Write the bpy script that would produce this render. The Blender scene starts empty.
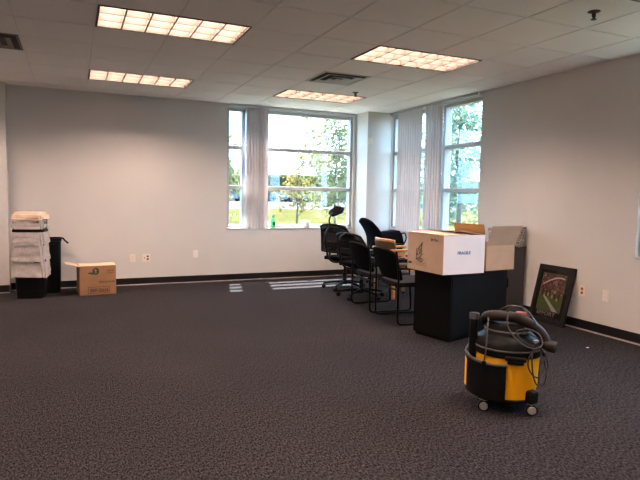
import bpy, bmesh, math, random
from math import sin, cos, pi, radians
from mathutils import Vector, Matrix
random.seed(7)
scene = bpy.context.scene
COL = scene.collection

# ------------------------------------------------------------------ materials
def new_mat(name):
    m = bpy.data.materials.new(name); m.use_nodes = True
    nt = m.node_tree
    return m, nt, nt.nodes['Principled BSDF']

def mat(name, col, rough=0.6, metal=0.0, var=0.0, vscale=12.0, bump=0.0, bscale=60.0, spec=0.5, trans=0.0, sheen=0.0):
    m, nt, b = new_mat(name)
    b.inputs['Base Color'].default_value = (*col, 1)
    b.inputs['Roughness'].default_value = rough
    b.inputs['Metallic'].default_value = metal
    b.inputs['Specular IOR Level'].default_value = spec
    b.inputs['Transmission Weight'].default_value = trans
    b.inputs['Sheen Weight'].default_value = sheen
    tc = nt.nodes.new('ShaderNodeTexCoord')
    if var > 0:
        n = nt.nodes.new('ShaderNodeTexNoise'); n.inputs['Scale'].default_value = vscale; n.inputs['Detail'].default_value = 5
        nt.links.new(tc.outputs['Object'], n.inputs['Vector'])
        r = nt.nodes.new('ShaderNodeValToRGB')
        r.color_ramp.elements[0].position = 0.3; r.color_ramp.elements[1].position = 0.7
        r.color_ramp.elements[0].color = (*[c*(1-var) for c in col], 1)
        r.color_ramp.elements[1].color = (*[min(1, c*(1+var)) for c in col], 1)
        nt.links.new(n.outputs['Fac'], r.inputs['Fac']); nt.links.new(r.outputs['Color'], b.inputs['Base Color'])
    if bump > 0:
        n2 = nt.nodes.new('ShaderNodeTexNoise'); n2.inputs['Scale'].default_value = bscale; n2.inputs['Detail'].default_value = 4
        nt.links.new(tc.outputs['Object'], n2.inputs['Vector'])
        bp = nt.nodes.new('ShaderNodeBump'); bp.inputs['Strength'].default_value = bump; bp.inputs['Distance'].default_value = 0.01
        nt.links.new(n2.outputs['Fac'], bp.inputs['Height']); nt.links.new(bp.outputs['Normal'], b.inputs['Normal'])
    return m

def emit_mat(name, col, strength):
    m, nt, b = new_mat(name)
    b.inputs['Base Color'].default_value = (*col, 1)
    b.inputs['Emission Color'].default_value = (*col, 1)
    b.inputs['Emission Strength'].default_value = strength
    return m

def carpet_mat():
    m, nt, b = new_mat('carpet'); b.inputs['Roughness'].default_value = 1.0
    b.inputs['Specular IOR Level'].default_value = 0.03
    tc = nt.nodes.new('ShaderNodeTexCoord')
    mp = nt.nodes.new('ShaderNodeMapping'); mp.inputs['Scale'].default_value = (1.0, 0.45, 1.0)
    nt.links.new(tc.outputs['Object'], mp.inputs['Vector'])
    n = nt.nodes.new('ShaderNodeTexNoise'); n.inputs['Scale'].default_value = 105; n.inputs['Detail'].default_value = 8; n.inputs['Roughness'].default_value = 0.82
    nt.links.new(mp.outputs['Vector'], n.inputs['Vector'])
    r = nt.nodes.new('ShaderNodeValToRGB')
    e = r.color_ramp.elements
    e[0].position = 0.44; e[0].color = (0.0016, 0.0014, 0.0017, 1)
    e[1].position = 0.65; e[1].color = (0.084, 0.076, 0.084, 1)
    nt.links.new(n.outputs['Fac'], r.inputs['Fac'])
    n3 = nt.nodes.new('ShaderNodeTexNoise'); n3.inputs['Scale'].default_value = 1.3; n3.inputs['Detail'].default_value = 3
    nt.links.new(tc.outputs['Object'], n3.inputs['Vector'])
    mx = nt.nodes.new('ShaderNodeMixRGB'); mx.blend_type = 'MULTIPLY'; mx.inputs['Fac'].default_value = 0.3
    nt.links.new(r.outputs['Color'], mx.inputs['Color1']); nt.links.new(n3.outputs['Fac'], mx.inputs['Color2'])
    nt.links.new(mx.outputs['Color'], b.inputs['Base Color'])
    bp = nt.nodes.new('ShaderNodeBump'); bp.inputs['Strength'].default_value = 0.12; bp.inputs['Distance'].default_value = 0.003
    nt.links.new(n.outputs['Fac'], bp.inputs['Height']); nt.links.new(bp.outputs['Normal'], b.inputs['Normal'])
    return m

def glass_mat(name, tint=(0.9, 0.95, 0.95), gloss=0.06):
    m = bpy.data.materials.new(name); m.use_nodes = True
    nt = m.node_tree; nt.nodes.clear()
    o = nt.nodes.new('ShaderNodeOutputMaterial')
    t = nt.nodes.new('ShaderNodeBsdfTransparent'); t.inputs['Color'].default_value = (*tint, 1)
    g = nt.nodes.new('ShaderNodeBsdfGlossy'); g.inputs['Roughness'].default_value = 0.02
    mx = nt.nodes.new('ShaderNodeMixShader'); mx.inputs['Fac'].default_value = gloss
    nt.links.new(t.outputs[0], mx.inputs[1]); nt.links.new(g.outputs[0], mx.inputs[2]); nt.links.new(mx.outputs[0], o.inputs['Surface'])
    return m

def leaf_mat(name, cols, trans=0.6):
    m = bpy.data.materials.new(name); m.use_nodes = True
    nt = m.node_tree; nt.nodes.clear()
    o = nt.nodes.new('ShaderNodeOutputMaterial')
    d = nt.nodes.new('ShaderNodeBsdfDiffuse'); t = nt.nodes.new('ShaderNodeBsdfTranslucent')
    tc = nt.nodes.new('ShaderNodeTexCoord')
    n = nt.nodes.new('ShaderNodeTexNoise'); n.inputs['Scale'].default_value = 2.2; n.inputs['Detail'].default_value = 6
    nt.links.new(tc.outputs['Object'], n.inputs['Vector'])
    r = nt.nodes.new('ShaderNodeValToRGB')
    while len(r.color_ramp.elements) < len(cols): r.color_ramp.elements.new(0.5)
    for i, c in enumerate(cols):
        r.color_ramp.elements[i].position = 0.34 + 0.32*i/(len(cols)-1); r.color_ramp.elements[i].color = (*c, 1)
    nt.links.new(n.outputs['Fac'], r.inputs['Fac'])
    for s in (d, t): nt.links.new(r.outputs['Color'], s.inputs['Color'])
    mx = nt.nodes.new('ShaderNodeMixShader'); mx.inputs['Fac'].default_value = trans
    nt.links.new(d.outputs[0], mx.inputs[1]); nt.links.new(t.outputs[0], mx.inputs[2]); nt.links.new(mx.outputs[0], o.inputs['Surface'])
    return m

M = {}
M['wall'] = mat('wall_paint', (0.57, 0.552, 0.537), 0.85, var=0.012, vscale=3, bump=0.05, bscale=300, spec=0.25)
M['carpet'] = carpet_mat()
M['tile'] = mat('ceiling_tile', (0.80, 0.765, 0.73), 0.95, var=0.04, vscale=260, bump=0.25, bscale=220, spec=0.1)
M['tbar'] = mat('white_grid_bar', (0.72, 0.70, 0.67), 0.6)
M['base'] = mat('black_vinyl', (0.007, 0.006, 0.006), 0.6, spec=0.2)
M['edge'] = mat('lit_toe_strip', (0.22, 0.19, 0.18), 0.9, var=0.2, vscale=30)  # light line along the baseboard toe, put into the colour
M['frame'] = mat('window_aluminium', (0.42, 0.43, 0.45), 0.5, 0.0)
M['stool'] = mat('sill_laminate', (0.46, 0.43, 0.42), 0.5)
M['glass'] = glass_mat('window_glass', (0.86, 0.91, 0.91))
M['blind'] = mat('blind_fabric', (0.70, 0.665, 0.67), 0.85, var=0.03, vscale=30, spec=0.1)
def blind_mat(m):
    nt = m.node_tree; b = nt.nodes['Principled BSDF']; o = nt.nodes['Material Output']
    tr = nt.nodes.new('ShaderNodeBsdfTranslucent'); tr.inputs['Color'].default_value = (0.6, 0.57, 0.575, 1)
    mx = nt.nodes.new('ShaderNodeMixShader'); mx.inputs['Fac'].default_value = 0.33
    nt.links.new(b.outputs[0], mx.inputs[1]); nt.links.new(tr.outputs[0], mx.inputs[2]); nt.links.new(mx.outputs[0], o.inputs['Surface'])
blind_mat(M['blind'])
M['steel_white'] = mat('white_enamel', (0.62, 0.6, 0.57), 0.5)
M['dark_frame'] = mat('fixture_frame', (0.05, 0.04, 0.035), 0.6)
M['lamp'] = emit_mat('fluorescent_panel', (1.0, 0.72, 0.57), 48.0)
M['louver'] = mat('louver_blade', (0.080, 0.068, 0.060), 0.6, 0.0, spec=0.2)
M['vent_metal'] = mat('vent_metal', (0.46, 0.44, 0.41), 0.5)
M['vent_dark'] = mat('vent_dark', (0.02, 0.017, 0.015), 0.8)
M['vent_brown'] = mat('vent_painted_brown', (0.16, 0.13, 0.11), 0.6)
M['black_plastic'] = mat('black_plastic', (0.0055, 0.0055, 0.006), 0.45, bump=0.05, bscale=150, spec=0.09)
M['black_fabric'] = mat('black_fabric', (0.0045, 0.0045, 0.006), 0.95, var=0.25, vscale=160, bump=0.2, bscale=250, spec=0.03)
M['grey_seat'] = mat('charcoal_seat_fabric', (0.026, 0.025, 0.029), 0.95, var=0.25, vscale=160, bump=0.2, bscale=250, spec=0.04)
M['mesh_fabric'] = None
M['black_metal'] = mat('black_metal', (0.005, 0.005, 0.0055), 0.45, 0.0, spec=0.15)
M['chrome'] = mat('grey_metal', (0.35, 0.35, 0.37), 0.35, 0.8)
M['orange_wood'] = mat('orange_wood', (0.50, 0.24, 0.085), 0.45, var=0.25, vscale=9)
M['brown_leather'] = mat('brown_vinyl', (0.13, 0.075, 0.038), 0.6, var=0.15, vscale=14, spec=0.12)
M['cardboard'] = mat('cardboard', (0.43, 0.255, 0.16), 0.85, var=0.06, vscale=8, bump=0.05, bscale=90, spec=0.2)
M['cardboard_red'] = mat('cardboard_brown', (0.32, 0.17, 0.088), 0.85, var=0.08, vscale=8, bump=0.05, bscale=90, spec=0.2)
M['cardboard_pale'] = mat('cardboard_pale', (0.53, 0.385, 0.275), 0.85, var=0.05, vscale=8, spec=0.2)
M['cardboard_in'] = mat('cardboard_orange', (0.40, 0.23, 0.10), 0.85, var=0.08, vscale=8, spec=0.2)
M['box_white'] = mat('white_board', (0.66, 0.58, 0.575), 0.7, var=0.02, vscale=6, spec=0.25)
M['ink'] = mat('dark_ink', (0.025, 0.032, 0.04), 0.8)
M['ink_blue'] = mat('blue_ink', (0.05, 0.10, 0.19), 0.8)
M['ink_red'] = mat('red_brown_ink', (0.13, 0.03, 0.018), 0.8)
M['ink_green'] = mat('green_ink', (0.035, 0.055, 0.018), 0.8)
M['ink_black'] = mat('black_ink', (0.03, 0.022, 0.015), 0.8)
M['ink_orange'] = mat('orange_ink', (0.36, 0.19, 0.08), 0.8)
M['file_black'] = mat('black_laminate', (0.0035, 0.0035, 0.004), 0.6, spec=0.12)
M['grey_panel'] = mat('grey_enamel', (0.062, 0.060, 0.063), 0.6, var=0.05, vscale=4)
M['liner'] = mat('plastic_liner', (0.43, 0.385, 0.365), 0.35, var=0.18, vscale=16, bump=0.9, bscale=20, spec=0.5)
M['liner_cream'] = mat('cream_liner', (0.72, 0.55, 0.42), 0.5, var=0.12, vscale=12, bump=0.8, bscale=18)
M['plate'] = mat('ivory_plastic', (0.72, 0.62, 0.53), 0.4)
M['plate_white'] = mat('white_plastic', (0.74, 0.68, 0.64), 0.4)
M['socket_dark'] = mat('dark_slot', (0.10, 0.05, 0.035), 0.5)
M['socket_red'] = mat('orange_socket', (0.42, 0.10, 0.05), 0.5)
M['yellow'] = mat('yellow_plastic', (0.86, 0.40, 0.006), 0.45, var=0.04, vscale=5, spec=0.25)
M['hose'] = mat('dark_hose', (0.018, 0.013, 0.0115), 0.55, spec=0.2)
M['grey_rim'] = mat('grey_rubber', (0.05, 0.047, 0.047), 0.5)
M['wheel'] = mat('wheel_silver', (0.27, 0.245, 0.24), 0.4, 0.2)
M['red'] = mat('red_plastic', (0.20, 0.03, 0.022), 0.45)
M['cord'] = mat('cord_grey', (0.022, 0.020, 0.0205), 0.5)
M['poster_frame'] = mat('black_frame', (0.006, 0.005, 0.005), 0.45, spec=0.25)
M['mat_black'] = mat('poster_black', (0.006, 0.005, 0.005), 0.7, spec=0.2)
M['letter'] = mat('letter_grey', (0.20, 0.165, 0.15), 0.7)
M['green_bottle'] = mat('green_bottle_plastic', (0.05, 0.75, 0.20), 0.3, trans=0.35)
M['bottle_cap'] = mat('dark_cap', (0.02, 0.12, 0.10), 0.4)
M['paper'] = mat('white_paper', (0.72, 0.71, 0.70), 0.9)
M['brass'] = mat('dark_bronze', (0.07, 0.045, 0.03), 0.4, 0.6)
M['lint'] = mat('lint_white', (0.6, 0.58, 0.56), 0.9)
M['cable'] = mat('cable_grey', (0.09, 0.09, 0.095), 0.6)
# outdoors
def lawn_mat():
    return mat('lawn_grass', (0.040, 0.036, 0.0135), 0.95, var=0.30, vscale=0.25, spec=0.0)
M['lawn'] = lawn_mat()
M['concrete'] = mat('pale_concrete', (0.07, 0.066, 0.064), 0.95, var=0.08, vscale=0.5, spec=0.02)
M['asphalt'] = mat('asphalt', (0.024, 0.024, 0.026), 0.95, var=0.1, vscale=0.5, spec=0.0)
M['bark'] = mat('bark', (0.07, 0.065, 0.06), 0.9, var=0.2, vscale=6)
M['leaf_yellow'] = leaf_mat('leaf_yellow', [(0.142, 0.147, 0.060), (0.251, 0.194, 0.067), (0.301, 0.225, 0.097)])
M['leaf_green'] = leaf_mat('leaf_green', [(0.158, 0.186, 0.105), (0.243, 0.251, 0.129), (0.316, 0.288, 0.153)])
M['leaf_blue'] = leaf_mat('leaf_blue', [(0.084, 0.174, 0.165), (0.149, 0.225, 0.174), (0.223, 0.269, 0.174)])
M['hill'] = mat('far_woods', (0.014, 0.019, 0.0085), 1.0, var=0.4, vscale=0.25, spec=0.0)

def mesh_back_mat():
    m = bpy.data.materials.new('mesh_back'); m.use_nodes = True
    nt = m.node_tree; b = nt.nodes['Principled BSDF']
    b.inputs['Base Color'].default_value = (0.006, 0.006, 0.007, 1); b.inputs['Roughness'].default_value = 0.8; b.inputs['Specular IOR Level'].default_value = 0.2
    o = nt.nodes['Material Output']
    tc = nt.nodes.new('ShaderNodeTexCoord')
    w = nt.nodes.new('ShaderNodeTexNoise'); w.inputs['Scale'].default_value = 30
    nt.links.new(tc.outputs['Object'], w.inputs['Vector'])
    lt = nt.nodes.new('ShaderNodeMapRange'); lt.inputs['To Min'].default_value = 0.12; lt.inputs['To Max'].default_value = 0.2
    nt.links.new(w.outputs['Fac'], lt.inputs['Value'])
    t = nt.nodes.new('ShaderNodeBsdfTransparent'); mx = nt.nodes.new('ShaderNodeMixShader')
    nt.links.new(lt.outputs[0], mx.inputs['Fac']); nt.links.new(b.outputs[0], mx.inputs[1]); nt.links.new(t.outputs[0], mx.inputs[2])
    nt.links.new(mx.outputs[0], o.inputs['Surface'])
    return m
M['mesh_fabric'] = mesh_back_mat()
def speckle_mat():
    m, nt, b = new_mat('speckled_print'); b.inputs['Roughness'].default_value = 0.7
    tc = nt.nodes.new('ShaderNodeTexCoord')
    v = nt.nodes.new('ShaderNodeTexVoronoi'); v.inputs['Scale'].default_value = 40; v.feature = 'DISTANCE_TO_EDGE'
    nt.links.new(tc.outputs['Object'], v.inputs['Vector'])
    r = nt.nodes.new('ShaderNodeValToRGB'); r.color_ramp.elements[0].position = 0.10; r.color_ramp.elements[1].position = 0.22
    r.color_ramp.elements[0].color = (0.50, 0.46, 0.43, 1); r.color_ramp.elements[1].color = (0.07, 0.065, 0.065, 1)
    nt.links.new(v.outputs['Distance'], r.inputs['Fac']); nt.links.new(r.outputs['Color'], b.inputs['Base Color'])
    return m
M['speckle'] = speckle_mat()

# ------------------------------------------------------------------ mesh helpers
class MB:
    def __init__(s): s.bm = bmesh.new()
    def poly(s, pts):
        return s.bm.faces.new([s.bm.verts.new(p) for p in pts])
    def box(s, c, d, rz=0.0, mtx=None):
        r = bmesh.ops.create_cube(s.bm, size=1.0)
        m = Matrix.Translation(c) @ Matrix.Rotation(rz, 4, 'Z') @ Matrix.Diagonal((*d, 1))
        if mtx: m = mtx @ m
        bmesh.ops.transform(s.bm, matrix=m, verts=r['verts']); return s
    def bb(s, x0, x1, y0, y1, z0, z1, mtx=None):
        return s.box(((x0+x1)/2, (y0+y1)/2, (z0+z1)/2), (abs(x1-x0), abs(y1-y0), abs(z1-z0)), 0, mtx)
    def cyl(s, p0, p1, r0, r1=None, n=16):
        p0 = Vector(p0); p1 = Vector(p1); d = p1-p0
        r1 = r0 if r1 is None else r1
        r = bmesh.ops.create_cone(s.bm, cap_ends=True, segments=n, radius1=r0, radius2=r1, depth=d.length)
        m = Matrix.Translation((p0+p1)/2) @ d.to_track_quat('Z', 'Y').to_matrix().to_4x4()
        bmesh.ops.transform(s.bm, matrix=m, verts=r['verts']); return s
    def ball(s, c, r, n=12):
        q = bmesh.ops.create_uvsphere(s.bm, u_segments=n, v_segments=n//2+2, radius=1)
        rr = r if isinstance(r, (tuple, list)) else (r, r, r)
        bmesh.ops.transform(s.bm, matrix=Matrix.Translation(c) @ Matrix.Diagonal((*rr, 1)), verts=q['verts']); return s
    def lathe(s, prof, c=(0, 0, 0), n=32):
        rings = []
        for r, z in prof:
            if r < 1e-6: rings.append([s.bm.verts.new((c[0], c[1], c[2]+z))])
            else: rings.append([s.bm.verts.new((c[0]+r*cos(2*pi*i/n), c[1]+r*sin(2*pi*i/n), c[2]+z)) for i in range(n)])
        for a, b in zip(rings, rings[1:]):
            for i in range(n):
                j = (i+1) % n
                if len(a) == 1 and len(b) == 1: continue
                if len(a) == 1: s.bm.faces.new((a[0], b[i], b[j]))
                elif len(b) == 1: s.bm.faces.new((a[i], a[j], b[0]))
                else: s.bm.faces.new((a[i], a[j], b[j], b[i]))
        if len(rings[0]) > 1: s.bm.faces.new(list(reversed(rings[0])))
        if len(rings[-1]) > 1: s.bm.faces.new(rings[-1])
        return s
    def tube(s, pts, r, n=10, closed=False):
        pts = [Vector(p) for p in pts]; N = len(pts)
        rad = r if isinstance(r, (list, tuple)) else [r]*N
        tang = []
        for i in range(N):
            if closed: t = pts[(i+1) % N]-pts[i-1]
            else: t = pts[min(i+1, N-1)]-pts[max(i-1, 0)]
            tang.append(t.normalized())
        up = Vector((0, 0, 1))
        if abs(tang[0].dot(up)) > 0.9: up = Vector((1, 0, 0))
        nrm = (up - tang[0]*up.dot(tang[0])).normalized()
        rings = []
        for i in range(N):
            if i: nrm = (nrm - tang[i]*nrm.dot(tang[i])).normalized()
            bi = tang[i].cross(nrm)
            rings.append([s.bm.verts.new(pts[i] + rad[i]*(cos(2*pi*k/n)*nrm + sin(2*pi*k/n)*bi)) for k in range(n)])
        m = N if closed else N-1
        for i in range(m):
            a, b = rings[i], rings[(i+1) % N]
            for k in range(n):
                s.bm.faces.new((a[k], a[(k+1) % n], b[(k+1) % n], b[k]))
        if not closed:
            s.bm.faces.new(list(reversed(rings[0]))); s.bm.faces.new(rings[-1])
        return s
    def grid(s, fn, nu, nv, thick=0.0):
        """surface fn(u,v) u,v in 0..1; thickened along the normal into a closed shell"""
        P = [[Vector(fn(i/nu, j/nv)) for j in range(nv+1)] for i in range(nu+1)]
        Nn = [[None]*(nv+1) for _ in range(nu+1)]
        for i in range(nu+1):
            for j in range(nv+1):
                du = P[min(i+1, nu)][j]-P[max(i-1, 0)][j]; dv = P[i][min(j+1, nv)]-P[i][max(j-1, 0)]
                c = du.cross(dv); Nn[i][j] = c.normalized() if c.length > 1e-9 else Vector((0, 0, 1))
        A = [[s.bm.verts.new(P[i][j]+Nn[i][j]*thick/2) for j in range(nv+1)] for i in range(nu+1)]
        for i in range(nu):
            for j in range(nv): s.bm.faces.new((A[i][j], A[i+1][j], A[i+1][j+1], A[i][j+1]))
        if thick > 0:
            B = [[s.bm.verts.new(P[i][j]-Nn[i][j]*thick/2) for j in range(nv+1)] for i in range(nu+1)]
            for i in range(nu):
                for j in range(nv): s.bm.faces.new((B[i][j+1], B[i+1][j+1], B[i+1][j], B[i][j]))
            for i in range(nu):
                s.bm.faces.new((A[i+1][0], A[i][0], B[i][0], B[i+1][0])); s.bm.faces.new((A[i][nv], A[i+1][nv], B[i+1][nv], B[i][nv]))
            for j in range(nv):
                s.bm.faces.new((A[0][j], A[0][j+1], B[0][j+1], B[0][j])); s.bm.faces.new((A[nu][j+1], A[nu][j], B[nu][j], B[nu][j+1]))
        return s
    def prism(s, pts2, h, mtx):
        """outline (x,y) extruded z 0..h then placed by mtx"""
        a = [s.bm.verts.new(mtx @ Vector((p[0], p[1], 0))) for p in pts2]
        b = [s.bm.verts.new(mtx @ Vector((p[0], p[1], h))) for p in pts2]
        n = len(pts2)
        s.bm.faces.new(list(reversed(a))); s.bm.faces.new(b)
        for i in range(n): s.bm.faces.new((a[i], a[(i+1) % n], b[(i+1) % n], b[i]))
        return s
    def build(s, name, m, parent=None, smooth=False, bevel=0.0, segs=2, subsurf=0):
        bmesh.ops.recalc_face_normals(s.bm, faces=s.bm.faces)
        me = bpy.data.meshes.new(name); s.bm.to_mesh(me); s.bm.free()
        if smooth:
            for p in me.polygons: p.use_smooth = True
        o = bpy.data.objects.new(name, me); COL.objects.link(o)
        me.materials.append(m)
        if parent: o.parent = parent
        if bevel > 0:
            b = o.modifiers.new('bevel', 'BEVEL'); b.width = bevel; b.segments = segs; b.limit_method = 'ANGLE'; b.angle_limit = radians(40)
        if subsurf:
            b = o.modifiers.new('smooth', 'SUBSURF'); b.levels = subsurf; b.render_levels = subsurf
        if smooth and not subsurf:
            for p in me.polygons: p.use_smooth = True
            try: me.set_sharp_from_angle(angle=radians(45))
            except Exception: pass
        return o

def tag(o, label, cat, group=None, kind=None):
    o['label'] = label; o['category'] = cat
    if group: o['group'] = group
    if kind: o['kind'] = kind
    return o
def thing(name, label, cat, loc=(0, 0, 0), rz=0.0, group=None):
    o = bpy.data.objects.new(name, None); COL.objects.link(o)
    o.empty_display_size = 0.1; o.location = loc; o.rotation_euler = (0, 0, rz)
    return tag(o, label, cat, group)
def struct(o, label=None):
    o['kind'] = 'structure'
    if label: o['label'] = label
    return o
def dup(root, loc=None, rz=None, label=None):
    def cp(o, par):
        c = o.copy(); COL.objects.link(c); c.parent = par
        for ch in o.children: cp(ch, c)
        return c
    kids = list(root.children)
    r = root.copy(); COL.objects.link(r)
    if loc is not None: r.location = loc
    if rz is not None: r.rotation_euler = (0, 0, rz)
    if label: r['label'] = label
    for ch in kids: cp(ch, r)
    return r
def spline(pts, n=8, closed=False):
    """Catmull-Rom through points"""
    P = [Vector(p) for p in pts]; out = []; N = len(P)
    rng = range(N) if closed else range(N-1)
    for i in rng:
        if closed: p0, p1, p2, p3 = P[i-1], P[i], P[(i+1) % N], P[(i+2) % N]
        else: p0, p1, p2, p3 = P[max(i-1, 0)], P[i], P[i+1], P[min(i+2, N-1)]
        for k in range(n):
            t = k/n
            out.append(0.5*((2*p1)+(-p0+p2)*t+(2*p0-5*p1+4*p2-p3)*t*t+(-p0+3*p1-3*p2+p3)*t**3))
    if not closed: out.append(P[-1])
    return out
def rounded(pts, r=0.05, n=5):
    """polyline with rounded corners"""
    P = [Vector(p) for p in pts]; out = [P[0]]
    for a, b, c in zip(P, P[1:], P[2:]):
        u = (a-b); v = (c-b); k = min(r, u.length*0.49, v.length*0.49)
        s = b+u.normalized()*k; e = b+v.normalized()*k
        for i in range(n+1):
            t = i/n; out.append((1-t)**2*s+2*t*(1-t)*b+t*t*e)
    out.append(P[-1]); return out
def text(name, body, size, m, parent, mtx, extrude=0.0008, sx=1.0):
    cu = bpy.data.curves.new(name, 'FONT'); cu.body = body; cu.size = size; cu.align_x = 'CENTER'; cu.align_y = 'CENTER'; cu.extrude = extrude; cu.offset = size*0.025
    o = bpy.data.objects.new(name, cu); COL.objects.link(o); cu.materials.append(m)
    bpy.context.view_layer.update()
    me = bpy.data.meshes.new_from_object(o); bpy.data.objects.remove(o)
    me.transform(Matrix.Diagonal((sx, 1, 1, 1))); me.transform(mtx)
    q = bpy.data.objects.new(name, me); COL.objects.link(q); q.parent = parent
    return q

# ------------------------------------------------------------------ dimensions
HC = 1.37                       # camera height
CEIL = 2.7755
YB = 8.5925                     # inner face of the window wall
XR = 4.9487                     # inner face of the right wall
XL, YF = -3.4, -1.6             # the rest of the room
T = 0.61; U0 = 0.1892; V0 = 4.6258
SILL = 0.838; HEAD = 2.725
WT = 0.17

# ------------------------------------------------------------------ room shell
b = MB(); b.bb(XL-0.2, XR+WT, YF-0.2, YB+WT, -0.12, 0.0)
struct(b.build('floor', M['carpet']), 'charcoal loop carpet')

WX0, WX1 = 2.215, 4.43
b = MB()
b.bb(XL-0.2, WX0, YB, YB+WT, 0, CEIL+0.2)
b.bb(WX0, WX1, YB, YB+WT, 0, SILL-0.025)
b.bb(WX0, WX1, YB, YB+WT, HEAD, CEIL+0.2)
b.bb(WX1, XR+WT, YB, YB+WT, 0, CEIL+0.2)
struct(b.build('wall_back', M['wall']))
RW = [(5.93, 8.19), (1.35, 3.63)]
b = MB()
for y0, y1 in ((8.19, YB+WT), (3.63, 5.93), (YF-0.2, 1.35)): b.bb(XR, XR+WT, y0, y1, 0, CEIL+0.2)
for y0, y1 in RW:
    b.bb(XR, XR+WT, y0, y1, 0, SILL-0.025); b.bb(XR, XR+WT, y0, y1, HEAD, CEIL+0.2)
struct(b.build('wall_right', M['wall']))
b = MB(); b.bb(4.49, XR-0.001, 8.20, YB-0.001, 0, CEIL+0.05)
struct(b.build('column', M['wall']), 'square corner column')
b = MB(); b.bb(XL, -0.79, 8.42, YB-0.001, 0, CEIL+0.05)
struct(b.build('wall_pier', M['wall']), 'pier at the left end of the window wall')
b = MB(); b.bb(XL-0.2, XL, YF-0.2, YB, 0, CEIL+0.2)
struct(b.build('wall_left', M['wall']))
b = MB(); b.bb(XL, XR, YF-0.2, YF, 0, CEIL+0.2)
struct(b.build('wall_front', M['wall']))

# baseboards with a pale toe strip whose colour stands for light caught there
def baseboard(name, tname, p0, p1, nrm):
    p0 = Vector((*p0, 0)); p1 = Vector((*p1, 0)); n = Vector((*nrm, 0)); d = (p1-p0)
    prof = [(0, 0.012), (0.012, 0.012), (0.010, 0.03), (0.008, 0.098), (0.004, 0.104), (0, 0.104)]
    b = MB()
    a = [b.bm.verts.new(p0+n*(x+0.0005)+Vector((0, 0, z))) for x, z in prof]; c = [b.bm.verts.new(p1+n*(x+0.0005)+Vector((0, 0, z))) for x, z in prof]
    k = len(prof)
    for i in range(k): b.bm.faces.new((a[i], a[(i+1) % k], c[(i+1) % k], c[i]))
    b.bm.faces.new(a); b.bm.faces.new(list(reversed(c)))
    struct(b.build(name, M['base']))
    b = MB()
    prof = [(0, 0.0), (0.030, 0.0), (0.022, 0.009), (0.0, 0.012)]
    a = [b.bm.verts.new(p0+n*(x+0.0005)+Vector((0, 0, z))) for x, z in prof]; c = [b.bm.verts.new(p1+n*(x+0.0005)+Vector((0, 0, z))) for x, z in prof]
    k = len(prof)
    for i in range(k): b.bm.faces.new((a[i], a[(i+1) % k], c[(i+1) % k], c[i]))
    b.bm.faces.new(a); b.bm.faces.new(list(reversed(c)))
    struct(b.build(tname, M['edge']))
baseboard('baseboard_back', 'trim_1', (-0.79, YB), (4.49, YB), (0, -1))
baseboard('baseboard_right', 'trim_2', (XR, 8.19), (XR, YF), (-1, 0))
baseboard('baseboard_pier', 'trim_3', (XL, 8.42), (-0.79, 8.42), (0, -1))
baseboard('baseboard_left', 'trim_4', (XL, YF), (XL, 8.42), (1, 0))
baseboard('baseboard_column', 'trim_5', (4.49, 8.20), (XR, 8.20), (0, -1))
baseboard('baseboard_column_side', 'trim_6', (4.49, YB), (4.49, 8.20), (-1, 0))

# ------------------------------------------------------------------ suspended ceiling
lights = [(0, 0), (0, 4), (4, 0), (4, 4), (-4, 0), (-4, 4), (-4, -4), (0, -4), (4, -4), (0, -8), (4, -8), (-4, -8)]
vents = [(4, 2), (-2, 2)]
skip = set()
for c, r in lights: skip |= {(c, r), (c+1, r)}
for v in vents: skip.add(v)
xs = [XL]; k = math.ceil((XL-U0)/T)
while U0+k*T < XR: xs.append(U0+k*T); k += 1
xs.append(XR)
ys = [YF]; k = math.ceil((YF-V0)/T)
while V0+k*T < YB: ys.append(V0+k*T); k += 1
ys.append(YB)
b = MB(); g = 0.0065
for x0, x1 in zip(xs, xs[1:]):
    for y0, y1 in zip(ys, ys[1:]):
        ci = round(((x0+x1)/2-U0-T/2)/T) if x1-x0 > 0.6 else None
        ri = round(((y0+y1)/2-V0-T/2)/T) if y1-y0 > 0.6 else None
        if (ci, ri) in skip: continue
        b.bb(x0+g, x1-g, y0+g, y1-g, CEIL, CEIL+0.018)
struct(b.build('ceiling', M['tile'], bevel=0.003, segs=1), 'suspended ceiling of square tiles')
b = MB()
def inlight(x, y):
    for c, r in lights:
        if U0+c*T+0.02 < x < U0+(c+2)*T-0.02 and V0+r*T-0.02 < y < V0+(r+1)*T+0.02: return True
    return False
for x in xs[1:-1]:
    for y0, y1 in zip(ys, ys[1:]):
        if not inlight(x, (y0+y1)/2): b.bb(x-0.012, x+0.012, y0, y1, CEIL+0.005, CEIL+0.016)
for y in ys[1:-1]: b.bb(XL, XR, y-0.012, y+0.012, CEIL+0.006, CEIL+0.0165)
b.bb(XL, XR, YB-0.02, YB-0.0005, CEIL-0.002, CEIL+0.012); b.bb(XR-0.02, XR-0.0005, YF, YB-0.02, CEIL-0.002, CEIL+0.012)
b.bb(XL, XR, YF, YF+0.02, CEIL-0.002, CEIL+0.012); b.bb(XL, XL+0.02, YF+0.02, YB-0.02, CEIL-0.002, CEIL+0.012)
struct(b.build('trim_7', M['tbar']), 'ceiling grid bars')
b = MB(); b.bb(XL-0.2, XR+WT, YF-0.2, YB+WT, CEIL+0.2, CEIL+0.35)
struct(b.build('ceiling_deck', M['tbar']))

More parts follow.
